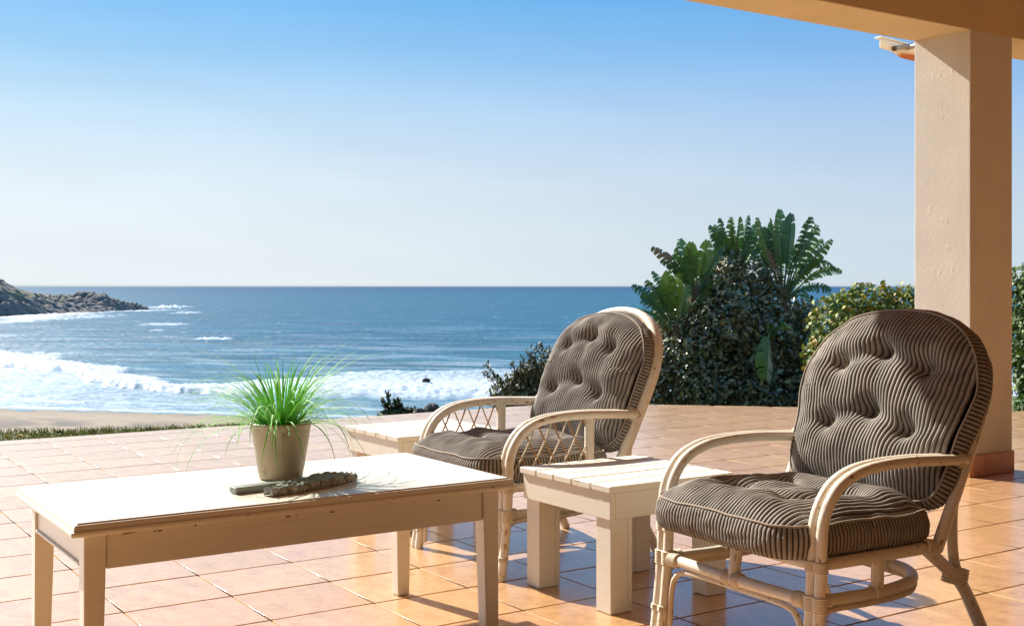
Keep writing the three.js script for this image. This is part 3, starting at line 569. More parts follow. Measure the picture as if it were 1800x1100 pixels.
  cushion(o, 'back_cushion', { A: lattice ? .316 : .304, Bp: lattice ? .248 : .280, Bm: .305, np: 2.35, nm: 7, T: lattice ? .052 : .070, P: lattice ? .078 : .064, R: .15, dep: .038, seed: seed + 7.7, sag: 0, buttons: bb,
    links: [[bb[0], bb[1], 1], [bb[1], bb[2], 1], [bb[3], bb[4], 1], [bb[4], bb[5], 1], [bb[0], bb[3], 2.28], [bb[2], bb[5], 2.28], [bb[1], bb[4], 2.35], [bb[0], [-.31, .10], .7], [bb[2], [.31, .10], .6], [bb[3], [-.31, -.10], .7], [bb[5], [.31, -.12], .7], [bb[1], [.0, .31], .4]],
    frame: (a, b, c) => V(bu + b * st - c * ct, by + b * ct + c * st, lattice ? -a : .012 - a * (1 + .10 * sstep(b, -.17, .04))) });
  return o;
}
caneChair('cane armchair with criss-cross lattice under its arms and brown cord cushions', [2.336, 0, -3.872], -.02, true, 3);
caneChair('cane armchair with open arms and brown cord cushions nearest the post', [2.370, 0, -2.440], -.045, false, 17);

// ------------------------------------------------------------------ potted grass and driftwood on the coffee table
{
  const o = thing('potted_grass', 'bright green grass plant in a beige pot on the coffee table', 'potted plant', [1.385, .475, -3.345]);
  const potMap = paintCanvas(1024, 512, '#c9b79c', (x) => {
    const r = rng(3);
    for (let i = 0; i < 500; i++) { x.globalAlpha = .05; x.fillStyle = r() < .5 ? '#a8926f' : '#ded0b6'; x.beginPath(); x.ellipse(r() * 1024, r() * 512, 10 + r() * 50, 6 + r() * 30, r() * 3, 0, 7); x.fill(); }
    for (let i = 0; i < 60; i++) { // worn leaf prints
      x.save(); x.translate(r() * 1024, 60 + r() * 420); x.rotate(r() * 6.3); x.fillStyle = r() < .7 ? '#7c6d56' : '#e4d8c2';
      for (let k = 0; k < 5; k++) { x.globalAlpha = .2 + r() * .3; x.save(); x.rotate((k - 2) * .5); x.beginPath(); x.ellipse(16 + r() * 10, r() * 6 - 3, 12 + r() * 12, 2 + r() * 4, (r() - .5) * .6, 0, 7); x.fill(); x.restore(); } x.restore();
    }
    x.globalAlpha = 1;
  });
  const prof = [[0, .002], [.061, .002], [.0645, .006], [.069, .03], [.0755, .07], [.082, .11], [.088, .15], [.0895, .157], [.0915, .161], [.0918, .166], [.090, .1695], [.0865, .169], [.0845, .163], [.083, .14], [0, .138]];
  part('pot', new THREE.LatheGeometry(prof.map(([a, b]) => new THREE.Vector2(a, b)), 56), new THREE.MeshPhysicalMaterial({ color: color(.74, .72, .68), map: potMap, roughness: .5 }), o);
  const soil = new THREE.CircleGeometry(.083, 30, 0, Math.PI * 2).rotateX(-Math.PI / 2).translate(0, .150, 0); part('soil', soil, std(.035, .025, .018, 1), o);
  const r = rng(9), greens = [[.13, .46, .04], [.18, .56, .07], [.10, .38, .035], [.26, .60, .13], [.15, .50, .08]].map(([a, b, c]) => new THREE.MeshPhysicalMaterial({ color: color(a, b, c), roughness: .68, transmission: .35, thickness: 0, side: THREE.DoubleSide }));
  for (let k = 0; k < 206; k++) {
    const tall = k > 189, inner = k < 52 || tall, az = k * 2.39996 + r() * .6, rad = Math.sqrt(r()) * .05;
    const th0 = inner ? r() * .6 : .3 + r() * 1.0, L = tall ? .20 + r() * .10 : inner ? .11 + r() * .15 : .20 + r() * .21, bend = inner ? .2 + r() * 1.2 : .9 + r() * 1.5, wd = .0025 + r() * .0020, n = 11;
    const p = V(Math.cos(az) * rad, .148, Math.sin(az) * rad), out = V(Math.cos(az), 0, Math.sin(az)), side = V(-Math.sin(az), 0, Math.cos(az)), drift = (r() - .5) * .7;
    const pos = [], idx = [];
    for (let i = 0; i <= n; i++) {
      const t = i / n, th = th0 + bend * Math.pow(t, 1.5), d = out.clone().multiplyScalar(Math.sin(th)).addScaledVector(side, drift * t * .5).add(V(0, Math.cos(th), 0)).normalize();
      const w = wd * (t < .15 ? .75 + t * 1.7 : Math.pow(1 - (t - .15) / .85, .75)) + .0002, up = V(0, 1, 0).cross(side).cross(side).multiplyScalar(0).add(d.clone().cross(side));
      const c = p.clone().addScaledVector(up, w * .45);
      for (const q of [p.clone().addScaledVector(side, -w), c, p.clone().addScaledVector(side, w)]) pos.push(q.x, Math.max(q.y, .002), q.z);
      if (i < n) { const a = i * 3; idx.push(a, a + 1, a + 3, a + 3, a + 1, a + 4, a + 1, a + 2, a + 4, a + 4, a + 2, a + 5); }
      p.addScaledVector(d, L / n);
    }
    part('leaf_blade', ribbonGeo(pos, idx), greens[Math.floor(r() * 5)], o);
  }
}
{
  const o = thing('driftwood', 'grey green weathered driftwood slab with a lumpy edge before the pot', 'driftwood', [1.37, .475, -3.14]);
  const wood = new THREE.MeshPhysicalMaterial({ vertexColors: true, roughness: .55 });
  // slab: strips across its length, lumpy front edge, ridged top
  const N = 150, M = 40, pos = [], col = [], idx = [];
  const P0 = V(-.135, 0, .074), P1 = V(.172, 0, -.050), dir = P1.clone().sub(P0).normalize(), nrm = V(-dir.z, 0, dir.x); // nrm points to the front
  const L = P0.distanceTo(P1);
  for (let i = 0; i <= N; i++) {
    const t = i / N, lump = Math.pow(Math.abs(Math.sin(t * 19 + 1.2 * fbm(t * 5, 2, 2))), .6);
    const fw = (t < .20 ? lerp(.012, .020, t / .2) : .026 + .007 * lump * (1 - .4 * t)) * (1 - sstep(t, .975, 1.02) * .5), bw = lerp(.020, .066, sstep(t, .05, .5)) * (1 - .35 * sstep(t, .85, 1)), hh = .0235 + .0025 * sstep(t, .18, .35) * lump + .003 * fbm(t * 9, 5, 2);
    for (let j = 0; j <= M; j++) {
      const a = j / M; let w, y; // profile: bottom front -> front face -> top -> back face -> bottom
      if (a < .2) { w = fw; y = hh * (a / .2); w += .004 * Math.sin(a / .2 * Math.PI) * (t > .2 ? 1 : .2); } else if (a < .8) { const k = (a - .2) / .6; w = lerp(fw, -bw, k); y = hh + .0045 * fbm(t * 4, k * 9 + 3, 3) + (t > .2 ? .003 * Math.sin(k * 21 + t * 8) * (.3 + k) : 0) - (t > .2 ? .004 * k : 0); } else { w = -bw; y = hh * .8 * (1 - (a - .8) / .2); }
      const cx = P0.x + dir.x * L * t + nrm.x * w, cz = P0.z + dir.z * L * t + nrm.z * w;
      y = Math.max(.0012, y + (a > 0 && a < 1 ? .0012 * fbm(t * 40, a * 40, 2) : 0)); pos.push(cx, y, cz);
      const n = fbm(t * 14, a * 7, 4), pale = sstep(n + (a < .2 ? .22 : -.05), .12, .45), lite = a < .2 ? 1 : .55;
      col.push(lerp(.24, .52, pale * lite) + .04 * n, lerp(.265, .475, pale * lite) + .04 * n, lerp(.235, .37, pale * lite) + .04 * n);
    }
  }
  for (let i = 0; i < N; i++) for (let j = 0; j < M; j++) { const a = i * (M + 1) + j, b = a + M + 1; idx.push(a, b, a + 1, b, b + 1, a + 1); }
  for (const e of [0, N]) { const c = pos.length / 3, t = e / N; pos.push(P0.x + dir.x * L * t, .012, P0.z + dir.z * L * t); col.push(.22, .2, .15); for (let j = 0; j < M; j++) { const a = e * (M + 1) + j; e ? idx.push(c, a + 1, a) : idx.push(c, a, a + 1); } }
  part('slab', ribbonGeo(pos, idx, col), wood, o);
  const pk = new RoundedBoxGeometry(.155, .0175, .040, 4, .003), c2 = []; pk.rotateY(.10); pk.translate(-.125, .0105, -.032);
  { const p = pk.attributes.position; for (let i = 0; i < p.count; i++) { const n = fbm(p.getX(i) * 60, p.getY(i) * 90 + p.getZ(i) * 60, 3); c2.push(.28 + .15 * n, .30 + .15 * n, .27 + .14 * n); } pk.setAttribute('color', new THREE.Float32BufferAttribute(c2, 3)); }
  part('plank', pk, wood, o);
  const r = rng(15);
  for (let k = 0; k < 4; k++) { const t = .24 + k * .19 + .05 * r(), g = new THREE.IcosahedronGeometry(1, 2), p = g.attributes.position, cc = []; const sz = .0095 + r() * .002; for (let i = 0; i < p.count; i++) { const v = V().fromBufferAttribute(p, i), n = 1 + .3 * fbm3(v.x * 1.7 + k, v.y * 1.7, v.z * 1.7, 2); p.setXYZ(i, v.x * n * sz * 1.25, v.y * n * sz * .8, v.z * n * sz); const m = fbm3(v.x * 2 + k, v.y * 2, v.z * 2, 2), pl = sstep(m, -.1, .3); cc.push(lerp(.22, .42, pl), lerp(.225, .37, pl), lerp(.19, .26, pl)); }
    const w = .030 - .006 * t; g.translate(P0.x + dir.x * L * t + nrm.x * w, .013, P0.z + dir.z * L * t + nrm.z * w); g.setAttribute('color', new THREE.Float32BufferAttribute(cc, 3)); part('knot', g, wood, o); }
}

// ------------------------------------------------------------------ planting beyond the terrace
function leafShape(l, w, fold = .25, droop = .15) {    // pointed leaf along +y, folded on its midrib
  const pos = [], idx = [], n = 4;
  for (let i = 0; i <= n; i++) { const t = i / n, ww = w * Math.sin(Math.PI * Math.pow(t, .8)) + .0001, z = -droop * l * t * t; pos.push(-ww, t * l, z + fold * ww, 0, t * l, z, ww, t * l, z + fold * ww); if (i < n) { const a = i * 3; idx.push(a, a + 1, a + 3, a + 3, a + 1, a + 4, a + 1, a + 2, a + 4, a + 4, a + 2, a + 5); } }
  return ribbonGeo(pos, idx);
}
function foliage(parent, lumps, count, leaf, mat, palette, r, { shell = .55, up = .5, size = [.7, 1.3], name = 'foliage', gaps = -1 } = {}) {
  const im = new THREE.InstancedMesh(leaf, mat, count), q = new THREE.Quaternion(), M = new THREE.Matrix4(), c = new THREE.Color();
  const wts = lumps.map((l) => l[3] * l[4] * (l[5] ?? l[3])), tot = wts.reduce((a, b) => a + b, 0);
  for (let i = 0; i < count; i++) {
    let k = 0, x = r() * tot; while (k < lumps.length - 1 && (x -= wts[k]) > 0) k++;
    const [cx, cy, cz, rx, ry, rz = rx] = lumps[k];
    let d; do { d = V(r() * 2 - 1, r() * 2 - 1, r() * 2 - 1); } while (d.lengthSq() > 1 || d.lengthSq() < .01); d.normalize();
    const rad = (1 - shell * Math.pow(r(), 1.6)) * (1 + .22 * fbm3(d.x * 2.2 + k * 5, d.y * 2.2, d.z * 2.2, 2));
    const p = V(cx + d.x * rx * rad, cy + d.y * ry * rad, cz + d.z * rz * rad);
    if (gaps > -1 && fbm3(p.x * 2.6, p.y * 2.6, p.z * 2.6, 3) < gaps - .25 && r() < .85) p.sub(V(cx, cy, cz)).multiplyScalar(.72).add(V(cx, cy, cz)); // hollows between the sprays
    const nz = d.clone().multiplyScalar(.7).add(V(r() - .5, r() - .5, r() - .5).multiplyScalar(1.7)).add(V(SUN.x * .3, .35, SUN.z * .3)).normalize(); // blades turn to the light
    const ny = d.clone().multiplyScalar(.8).add(V(r() - .5, r() - .5 + up, r() - .5).multiplyScalar(1.6)); ny.addScaledVector(nz, -ny.dot(nz)).normalize();
    q.setFromRotationMatrix(new THREE.Matrix4().makeBasis(ny.clone().cross(nz), ny, nz));
    const s = lerp(size[0], size[1], r()); M.compose(p, q, V(s, s, s)); im.setMatrixAt(i, M);
    const pc = palette[Math.floor(r() * palette.length)], b = .75 + .5 * r(); im.setColorAt(i, c.setRGB(pc[0] * b, pc[1] * b, pc[2] * b));
  }
  im.name = name; im.userData.kind = 'stuff'; shade(im); parent.add(im); return im;
}
const leafMat = new THREE.MeshPhysicalMaterial({ color: 0xffffff, roughness: .4, side: THREE.DoubleSide, transmission: .2, thickness: 0, clearcoat: .8, clearcoatRoughness: .28 });
const hedgeMat = new THREE.MeshPhysicalMaterial({ color: 0xffffff, roughness: .6, specularIntensity: .6, side: THREE.DoubleSide, transmission: .3, thickness: 0 });
const leafMatte = new THREE.MeshPhysicalMaterial({ color: 0xffffff, roughness: .5, side: THREE.DoubleSide, transmission: .25, thickness: 0 });
const bark = std(.10, .075, .05, .95, { bumpMap: plasterBump, bumpScale: .01 });
const at = (u, v, d) => AHEAD.clone().multiplyScalar(d).addScaledVector(RIGHT, (u - 900) * d / 2082).add(V(0, EYE - (v - 503.5) * d / 2082, 0));

function shrub(name, label, category, base, lumps, count, leaf, mat, palette, seed, opt) { // lumps are [right, up, ahead, r, ry] in metres from the base
  const o = thing(name, label, category, [base.x, base.y, base.z]), r = rng(seed);
  const world = lumps.map(([a, b, c, rx, ry]) => { const p = RIGHT.clone().multiplyScalar(a).addScaledVector(AHEAD, c); return [p.x, b, p.z, rx, ry ?? rx]; });
  const st = world.slice(0, 9).map((l, i) => tube([[(r() - .5) * .15, -.1, (r() - .5) * .15], [l[0] * .4 + (r() - .5) * .1, l[1] * .5, l[2] * .4], [l[0], l[1], l[2]]], .022, { seg: 8, radial: 6, taper: (t) => 1.2 - .8 * t }));
  part('branch', mergeGeometries(st), bark, o);
  foliage(o, world, count, leaf, mat, palette, r, opt); return o;
}
const S = 16 / 2082, L2 = (u, v, r, dep = 0, bu = 1285, bv = 711, s = S) => [(u - bu) * s, (bv - v) * s + .8, dep, r * s, r * s];
{
  const base = at(1285, 711, 16); base.y -= .8;
  shrub('dense_bush', 'tall dark glossy bush under the wild bananas beyond the terrace', 'bush', base, [
    L2(1215, 610, 62, -.1), L2(1275, 565, 66, 0), L2(1335, 600, 66, .1), L2(1395, 610, 48, .2), L2(1160, 650, 48, 0), L2(1230, 680, 62, -.2), L2(1320, 690, 66, -.1), L2(1400, 690, 50, 0), L2(1290, 505, 40, .2), L2(1172, 580, 36, .2), L2(1150, 710, 46, 0), L2(1405, 560, 36, .4), L2(1240, 530, 36, .3), L2(1285, 640, 80, .4), L2(1380, 650, 70, .5), L2(1140, 600, 34, .2), L2(1425, 560, 34, .3), L2(1340, 530, 44, .3), L2(1200, 545, 36, .3), L2(1130, 660, 40), L2(1290, 470, 34, .4), L2(1238, 492, 32, .3), L2(1345, 492, 34, .3), L2(1180, 530, 30, .3)],
    36000, leafShape(.078, .019), leafMat, [[.16, .185, .08], [.22, .23, .12], [.10, .13, .05], [.29, .26, .10], [.21, .23, .12], [.31, .22, .09], [.05, .065, .03]], 21, { shell: .6, up: .3, size: [.45, 1.45], gaps: .12 });
}
{
  const base = at(1530, 640, 14.2); base.y = groundY(base.x, base.z) - .1; const s = 14.2 / 2082, v0 = 503.5 + (EYE - base.y) / s, l = (u, v, r, dep = 0) => [(u - 1530) * s, (v0 - v) * s, dep, r * s, r * s];
  shrub('rounded_hedge', 'rounded yellow green hedge left of the veranda post', 'hedge', base, [l(1485, 575, 62), l(1530, 560, 62, .2), l(1590, 565, 60, .1), l(1640, 570, 62), l(1470, 630, 55), l(1540, 650, 90), l(1620, 650, 90)], 12500, leafShape(.072, .025), hedgeMat, [[.17, .25, .035], [.26, .29, .04], [.11, .18, .03], [.38, .34, .05], [.13, .21, .035], [.42, .26, .04]], 22, { shell: .35, up: .6, size: [.7, 1.25] });
}
{
  const base = at(1840, 640, 12.5); base.y = groundY(base.x, base.z) - .1; const s = 12.5 / 2082, v0 = 503.5 + (EYE - base.y) / s, l = (u, v, r, dep = 0) => [(u - 1840) * s, (v0 - v) * s, dep, r * s, r * s];
  shrub('tall_hedge', 'tall dark green hedge seen in the gap right of the post', 'hedge', base, [l(1835, 520, 68), l(1850, 600, 80), l(1900, 540, 90, .3), l(1930, 620, 100), l(1830, 660, 60)], 9000, leafShape(.085, .026), hedgeMat, [[.09, .15, .03], [.12, .19, .04], [.07, .12, .03], [.16, .23, .04]], 23, { shell: .5, up: .4 });
  const b2 = at(1812, 706, 10.6); b2.y = -.25; const s2 = 10.6 / 2082;
  shrub('low_leafy_plant', 'low bright green leafy plant at the terrace edge right of the post', 'plant', b2, [[-.02, .16, 0, .12], [.12, .2, 0, .14], [.3, .18, .1, .16]], 700, leafShape(.07, .022), leafMat, [[.10, .20, .03], [.14, .25, .04]], 24, { shell: .8, up: .8 });
}
{
  const base = at(905, 712, 13.5); base.y -= .5; const s = 13.5 / 2082, l = (u, v, r, dep = 0) => [(u - 905) * s, (712 - v) * s + .5, dep, r * s, r * s];
  const o = shrub('low_shrub', 'low olive shrub with twiggy tips behind the latticed chair', 'shrub', base, [l(900, 690, 34), l(935, 680, 38, .1), l(960, 690, 40), l(880, 705, 26), l(925, 712, 40), l(970, 650, 30, .1), l(930, 655, 20), l(905, 668, 16)], 3400, leafShape(.06, .015), leafMatte, [[.16, .165, .065], [.12, .13, .05], [.21, .185, .075], [.15, .125, .06]], 25, { shell: .8, up: .7 });
  const r = rng(26), tw = [], tl = [];
  for (const [u, v, b] of [[848, 655, 885], [852, 640, 885], [899, 640, 915], [917, 630, 925], [938, 608, 940], [948, 600, 950], [955, 622, 948], [930, 617, 935], [965, 610, 955], [872, 660, 890], [943, 640, 945], [960, 640, 955], [908, 655, 915], [862, 700, 880]]) {
    const p = at(u, v, 13.4).sub(base), q = at(b, 705, 13.4).sub(base), mid = q.clone().lerp(p, .55).add(V(.02, .03, 0));
    tw.push(tube([q, mid, p], .0045, { seg: 8, radial: 5, taper: (t) => 1.3 - t }));
    const n = 16; for (let k = 0; k < n; k++) { const t = .45 + .55 * k / n, c = q.clone().lerp(mid, Math.min(1, t * 1.8)).lerp(p, clamp((t - .5) * 2, 0, 1)); tl.push([c.x, c.y, c.z, .035, .035]); }
  }
  part('twig', mergeGeometries(tw), bark, o);
  foliage(o, tl, 900, leafShape(.045, .009), leafMatte, [[.10, .10, .04], [.13, .11, .045], [.085, .09, .035]], r, { shell: .9, up: 1.2, name: 'twig_leaf' });
}
{ // little upright sprig on a dark mound, centre
  const base = at(693, 727, 12.2); base.y -= .12; const s = 12.2 / 2082;
  const o = shrub('sprig_plant', 'small dark sprig plant with a leafy mound at the terrace edge', 'plant', base, [[0, .12, 0, .10, .05], [.10, .13, 0, .09, .045], [-.10, .11, 0, .08, .035], [.18, .12, 0, .07, .05]], 700, leafShape(.04, .012), leafMatte, [[.05, .075, .03], [.07, .095, .035]], 27, { shell: .9, up: .6 });
  const tw = [], tl = []; for (const [u, v] of [[679, 690], [693, 706], [670, 703], [700, 702], [676, 715], [705, 712]]) { const p = at(u, v, 12.2).sub(base), q = V((u - 690) * s * .2, .08, 0); tw.push(tube([q, q.clone().lerp(p, .5).add(V(.01, .01, 0)), p], .004, { seg: 6, radial: 5 })); for (let k = 0; k < 8; k++) { const c = q.clone().lerp(p, .35 + .65 * k / 7); tl.push([c.x, c.y, c.z, .022, .022]); } }
  part('twig', mergeGeometries(tw), bark, o);
  foliage(o, tl, 330, leafShape(.042, .010), leafMatte, [[.04, .07, .03], [.06, .09, .04]], rng(28), { shell: .9, up: 1, name: 'twig_leaf' });
}
function boulder(name, label, p, rx, ry, rz, seed, c = [.06, .055, .05]) {
  const g = mergeVertices(new THREE.IcosahedronGeometry(1, 12).deleteAttribute('normal').deleteAttribute('uv')), q = g.attributes.position, col = [];
  for (let i = 0; i < q.count; i++) { const v = V().fromBufferAttribute(q, i), n = 1 + .35 * fbm3(v.x * 1.2 + seed, v.y * 1.2, v.z * 1.2, 4); q.setXYZ(i, v.x * n * rx, v.y * n * ry, v.z * n * rz); const k = 1 + fbm3(v.x * 4, v.y * 4 + seed, v.z * 4, 3); col.push(c[0] * k, c[1] * k, c[2] * k); }
  g.setAttribute('color', new THREE.Float32BufferAttribute(col, 3)); g.computeVertexNormals();
  const m = part(name, g, new THREE.MeshPhysicalMaterial({ vertexColors: true, roughness: .9 })); m.position.copy(p); return tag(m, label, 'rock');
}
boulder('garden_rock', 'larger dark rock at the terrace edge behind the cane arm', at(759, 721, 11.7), .075, .07, .07, 2);
boulder('garden_rock', 'smaller dark rock at the terrace edge beside the sprig plant', at(738, 724, 11.7), .05, .04, .05, 5);
boulder('sea_rock', 'small dark rock awash in the white surf', at(749, 680, 178), .65, .4, .5, 7, [.05, .045, .04]).position.y = -13.1;

// wild bananas: trunk, fan of split paddle leaves on long stalks
const bananaMats = [[.085, .18, .05], [.11, .22, .055], [.06, .14, .055], [.20, .29, .04], [.15, .25, .05]].map(([a, b, c]) => new THREE.MeshPhysicalMaterial({ color: color(a, b, c), roughness: .32, transmission: .3, thickness: 0, side: THREE.DoubleSide }));
const bananaDry = [[.20, .13, .07], [.28, .19, .10]].map(([a, b, c]) => new THREE.MeshPhysicalMaterial({ color: color(a, b, c), roughness: .8, side: THREE.DoubleSide }));
function bananaLeaf(tip, arch, width, r, torn, mat, parent) {
  const len = tip.length(), mid = tip.clone().multiplyScalar(.55).add(V(0, arch * len, 0)), curve = new THREE.CatmullRomCurve3([V(0, 0, 0), mid.clone().multiplyScalar(.5).add(V(0, arch * len * .2, 0)), mid, tip.clone().multiplyScalar(.83).add(V(0, arch * len * .62, 0)), tip]);
  const g = [tube(curve.getPoints(8), .015, { seg: 18, radial: 6, taper: (t) => 1.25 - 1.05 * t }).toNonIndexed()];
  g[0].deleteAttribute('uv');
  const face = AHEAD.clone().multiplyScalar(r() < .5 ? -1 : 1).addScaledVector(RIGHT, 1.6 * (r() - .5)).add(V(0, .5 * r(), 0)).normalize(), pos = [];
  const start = .38 + .10 * r();
  for (const s of [-1, 1]) {
    const fold = .25 + .5 * r(), lean = .35 + .35 * r(), hang = .05 + .35 * torn * r();
    const edge = (t, shift, extra) => { // outer margin of the blade at t along it
      const c = clamp(start + (1 - start) * t, 0, 1), p = curve.getPointAt(c), tan = curve.getTangentAt(c), side = tan.clone().cross(face).normalize().multiplyScalar(s), w = width * 1.25 * Math.pow(Math.sin(Math.PI * (.07 + .90 * t)), .55);
      return [p, p.clone().addScaledVector(side, w * .92).addScaledVector(face, -w * fold).addScaledVector(tan, w * (lean + shift)).add(V(0, -w * (hang + extra), 0))];
    };
    let t = 0;
    while (t < .985) {
      const step = torn < .25 ? .10 + .10 * r() : .05 + .09 * r(), t1 = Math.min(1, t + step), tear = r() < torn + .15, sink = tear ? .35 * torn * r() : 0, tw = tear ? .25 * (r() - .5) : 0;
      const [a, ea] = edge(t, tw, sink), [b, eb] = edge(t1, tw - (tear ? .10 + .3 * torn : 0), sink), m = 3;
      for (let k = 0; k < m; k++) {
        const f0 = k / m, f1 = (k + 1) / m, A0 = a.clone().lerp(ea, f0), A1 = a.clone().lerp(ea, f1), B0_ = b.clone().lerp(eb, f0), B1 = b.clone().lerp(eb, f1);
        const lift = (f) => width * .22 * Math.sin(Math.PI * f * .8); A0.y += lift(f0); B0_.y += lift(f0); A1.y += lift(f1); B1.y += lift(f1);
        for (const q of [A0, B0_, B1, A0, B1, A1]) pos.push(q.x, q.y, q.z);
      }
      t = t1;
    }
  }
  const bl = new THREE.BufferGeometry(); bl.setAttribute('position', new THREE.Float32BufferAttribute(pos, 3)); bl.computeVertexNormals(); g.push(bl);
  return part('leaf', mergeGeometries(g), mat, parent);
}
function wildBanana(label, u, v, d, tips, seed, dry = 2) {
  const base = at(u, v, d), gy = groundY(base.x, base.z) - .2, o = thing('wild_banana', label, 'wild banana', [base.x, gy, base.z]), r = rng(seed), h = base.y - gy, s = d / 2082;
  part('trunk', tube([[0, 0, 0], [.02, h * .5, .01], [0, h, 0], [0, h + .18, 0]], .11, { seg: 20, radial: 12, wob: .25, seed, taper: (t) => 1 - .35 * t }), std(.13, .09, .05, .95), o);
  for (const [tu, tv, arch = .06, wd = .11, torn = .35, mk = -1] of tips) {
    const tip = RIGHT.clone().multiplyScalar((tu - u) * s).addScaledVector(AHEAD, (r() - .5) * .5).add(V(0, (v - tv) * s, 0));
    const m = bananaLeaf(tip, arch, wd * .84, r, Math.min(.95, torn + .12), mk === 9 ? bananaDry[Math.floor(r() * 2)] : bananaMats[mk < 0 ? Math.floor(r() * 3) : mk], o); m.position.y = h;
  }
  for (let k = 0; k < 7; k++) { const a = (r() - .5) * 2.6, l = .55 + .5 * r(), tip = RIGHT.clone().multiplyScalar(Math.sin(a) * l).addScaledVector(AHEAD, (r() - .3) * .7).add(V(0, Math.cos(a) * l * .9, 0)); bananaLeaf(tip, .05 + .12 * Math.abs(a), .05 + .03 * r(), r, .5 + .4 * r(), r() < .2 ? bananaDry[k % 2] : bananaMats[Math.floor(r() * 5)], o).position.y = h; }
  for (let k = 0; k < dry; k++) { const a = r() * 6.28, tip = V(Math.cos(a) * .22, -.35 - .3 * r(), Math.sin(a) * .22); const m = bananaLeaf(tip, .35, .07, r, .8, bananaDry[k % 2], o); m.position.y = h; m.userData.label = 'dry brown hanging leaf'; }
  return o;
}
wildBanana('tallest wild banana with a broad fan of split leaves, right of the bush', 1376, 535, 16.3, [
  [1376, 368, .01, .10, .3], [1372, 378, .0, .07, .5, 3], [1398, 376, .02, .105, .15, 2], [1417, 384, .03, .115, .6], [1437, 396, .04, .12, .7], [1452, 420, .08, .10, .7, 1], [1454, 423, .06, .08, .8], [1466, 476, .36, .06, .95], [1448, 472, .30, .05, .95], [1332, 384, .03, .10, .4], [1345, 400, .03, .12, .1, 2], [1322, 405, .05, .10, .5], [1318, 440, .10, .09, .6], [1362, 392, .02, .10, .2], [1408, 430, .04, .09, .3, 0], [1352, 385, .02, .06, .6], [1425, 520, .3, .06, .9], [1440, 545, .34, .06, .9], [1330, 500, .2, .07, .5]], 41, 5);
wildBanana('middle wild banana with several leaf crowns above the bush', 1292, 510, 16.6, [
  [1249, 396, .08, .08, .7, 2], [1262, 386, .06, .085, .6], [1283, 384, .03, .09, .5], [1302, 382, .03, .085, .4], [1321, 378, .02, .07, .5], [1330, 395, .04, .09, .5], [1245, 414, .10, .08, .8], [1252, 432, .12, .08, .6, 4], [1275, 420, .03, .09, .3, 4], [1312, 420, .04, .09, .5, 0], [1336, 430, .08, .08, .6], [1285, 400, .02, .08, .6, 9], [1300, 440, .05, .07, .6, 9], [1262, 455, .12, .08, .5]], 42, 5);
wildBanana('left wild banana with upright green paddle leaves', 1222, 530, 16.0, [
  [1200, 420, .08, .10, .6, 1], [1186, 437, .12, .08, .8], [1212, 428, .03, .11, .1, 4], [1243, 424, .02, .11, .1, 4], [1258, 440, .03, .09, .2, 3], [1158, 460, .15, .045, .9], [1176, 462, .14, .04, .8], [1232, 440, .02, .10, .2, 1], [1205, 470, .06, .10, .1, 3], [1195, 455, .1, .09, .3, 1]], 43, 3);
wildBanana('lowest wild banana with spreading leaves at the bush left end', 1190, 590, 15.8, [
  [1113, 502, .12, .09, .7, 2], [1133, 494, .12, .10, .6, 2], [1150, 477, .10, .08, .7], [1172, 478, .04, .12, .1, 4], [1192, 482, .03, .12, .1, 3], [1212, 500, .05, .11, .2, 4], [1128, 530, .16, .08, .6], [1160, 505, .06, .12, .1, 1]], 44, 2);
{ // a broad leaf that hangs in front of the dark bush
  const o = thing('young_banana', 'young wild banana with one pale leaf hanging low before the dark bush', 'wild banana', [0, 0, 0]);
  const b = at(1356, 640, 15.75); b.y = groundY(b.x, b.z); o.position.copy(b); const r = rng(45), h = EYE - (598 - 503.5) * 15.75 / 2082 - b.y;
  part('trunk', tube([[0, -.1, 0], [.03, h * .5, .02], [0, h, 0]], .028, { seg: 8, radial: 8 }), std(.07, .06, .035, .9), o);
  for (const [dx, dy, out, arch, wd] of [[.15, .16, .55, .22, .07], [-.19, -.50, .62, .42, .15], [-.05, .22, .3, .1, .06]]) bananaLeaf(RIGHT.clone().multiplyScalar(dx).add(V(0, dy, 0)).addScaledVector(AHEAD, -out), arch, wd, r, .3, bananaMats[4], o).position.y = h;
}

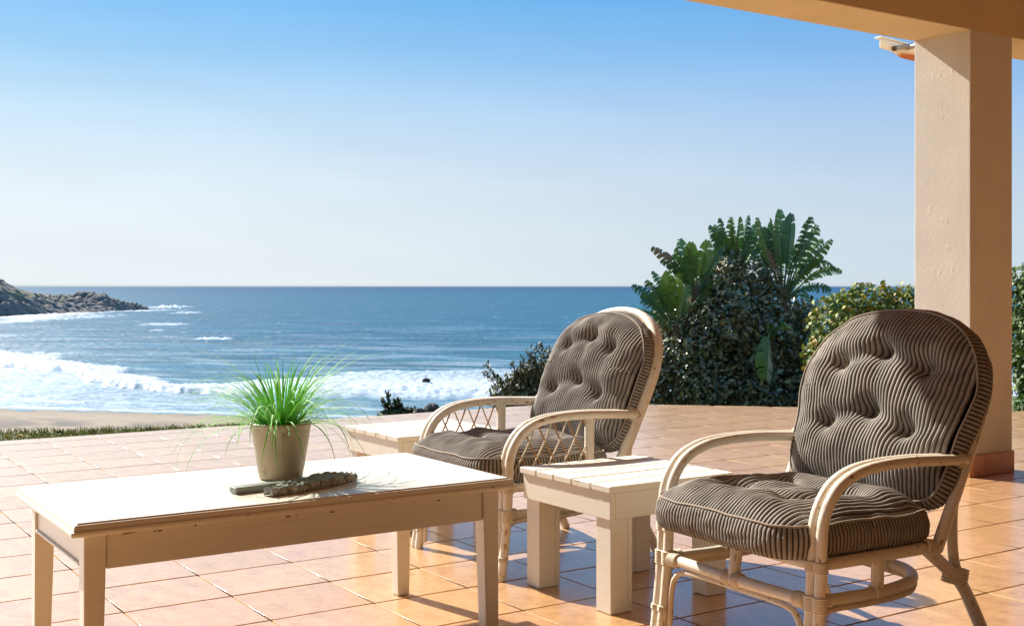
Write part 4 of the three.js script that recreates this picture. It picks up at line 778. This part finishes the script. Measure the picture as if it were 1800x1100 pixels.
// ------------------------------------------------------------------ lawn strip, flowers, weeds at the terrace's left edge
{
  const r = rng(51), n = 9000, blade = leafShape(.045, .0035, .2, .4), im = new THREE.InstancedMesh(blade, leafMatte, n), M = new THREE.Matrix4(), q = new THREE.Quaternion(), c = new THREE.Color();
  const base = [], bi = [];
  for (let i = 0; i <= 20; i++) { const x = lerp(-3.5, 3.6, i / 20), zf = lerp(-9.75, -8.72, sstep(x, .6, 3.7)); base.push(x, -.03, -8.64, x, -.045, Math.min(-8.66, zf), x, -.6, Math.min(-8.66, zf) - .5); if (i < 20) { const a = i * 3; bi.push(a, a + 3, a + 1, a + 1, a + 3, a + 4, a + 1, a + 4, a + 2, a + 2, a + 4, a + 5); } }
  tag(part('lawn_bed', ribbonGeo(base, bi), std(.075, .085, .025, 1)), 'strip of lawn ground along the terrace edge', 'lawn', null, 'structure');
  for (let i = 0; i < n; i++) { const x = lerp(-3.4, 3.5, r()), zf = Math.min(-8.67, lerp(-9.75, -8.72, sstep(x, .6, 3.7))), z = lerp(-8.65, zf, r()); q.setFromEuler(new THREE.Euler((r() - .5) * 1.1, r() * 6.28, (r() - .5) * 1.1)); const s = .6 + r() * .8; M.compose(V(x, -.045, z), q, V(s, s, s)); im.setMatrixAt(i, M); const k = .8 + .5 * r(); im.setColorAt(i, c.setRGB(.20 * k, .21 * k, .035)); }
  im.name = 'lawn_grass'; shade(im); scene.add(im); tag(im, 'short yellow green grass along the left terrace edge', 'grass', null, 'stuff');
  const petal = leafShape(.022, .007, .1, .1), yellow = std(.75, .50, .02, .6, { side: THREE.DoubleSide });
  const clump = (label, x, z, w, n) => { const o = thing('yellow_flowers', label, 'flowers', [x, -.05, z]); for (let k = 0; k < n; k++) { const fx = (r() - .5) * w, fz = (r() - .5) * .12, fy = .01 + r() * .022; const gs = []; for (let p = 0; p < 7; p++) gs.push(petal.clone().rotateX(1.1).rotateY(p * .9).translate(fx, fy, fz)); part('flower_head', mergeGeometries(gs), yellow, o); } return o; };
  clump('larger clump of yellow flowers in the grass, far left', 1.76, -9.06, .20, 11); clump('smaller clump of yellow flowers in the grass, second from the left', 1.96, -8.92, .10, 5);
  [[2.03, -9.05, .045, 'dark weed between the yellow flowers and the sand'], [2.236, -8.95, .04, 'lone dark weed at the middle of the lawn strip'], [2.62, -8.86, .05, 'three-stemmed weed near the right end of the lawn strip'], [2.97, -8.76, .055, 'leafy green weed at the right end of the lawn strip']].forEach(([x, z, h, label], i) => {
    const o = thing('weed', label, 'weed', [x, -.06, z]); const st = []; for (let k = 0; k < 3; k++) st.push(tube([[k * .02 - .02, 0, 0], [k * .024 - .025, h * .6, 0], [k * .03 - .03, h * (.7 + .3 * r()), 0]], .003, { seg: 5, radial: 5 })); part('stem', mergeGeometries(st), std(.06, .04, .025, .9), o);
    const lv = []; for (let k = 0; k < 12; k++) lv.push(leafShape(.03, .008).rotateX(r() - .3).rotateY(r() * 6.28).translate((r() - .5) * .05, h * (.3 + .6 * r()), (r() - .5) * .02)); part('leaf', mergeGeometries(lv), i === 3 ? std(.10, .11, .03, .7) : std(.06, .05, .03, .8), o);
  });
}

renderer.render(scene, camera);
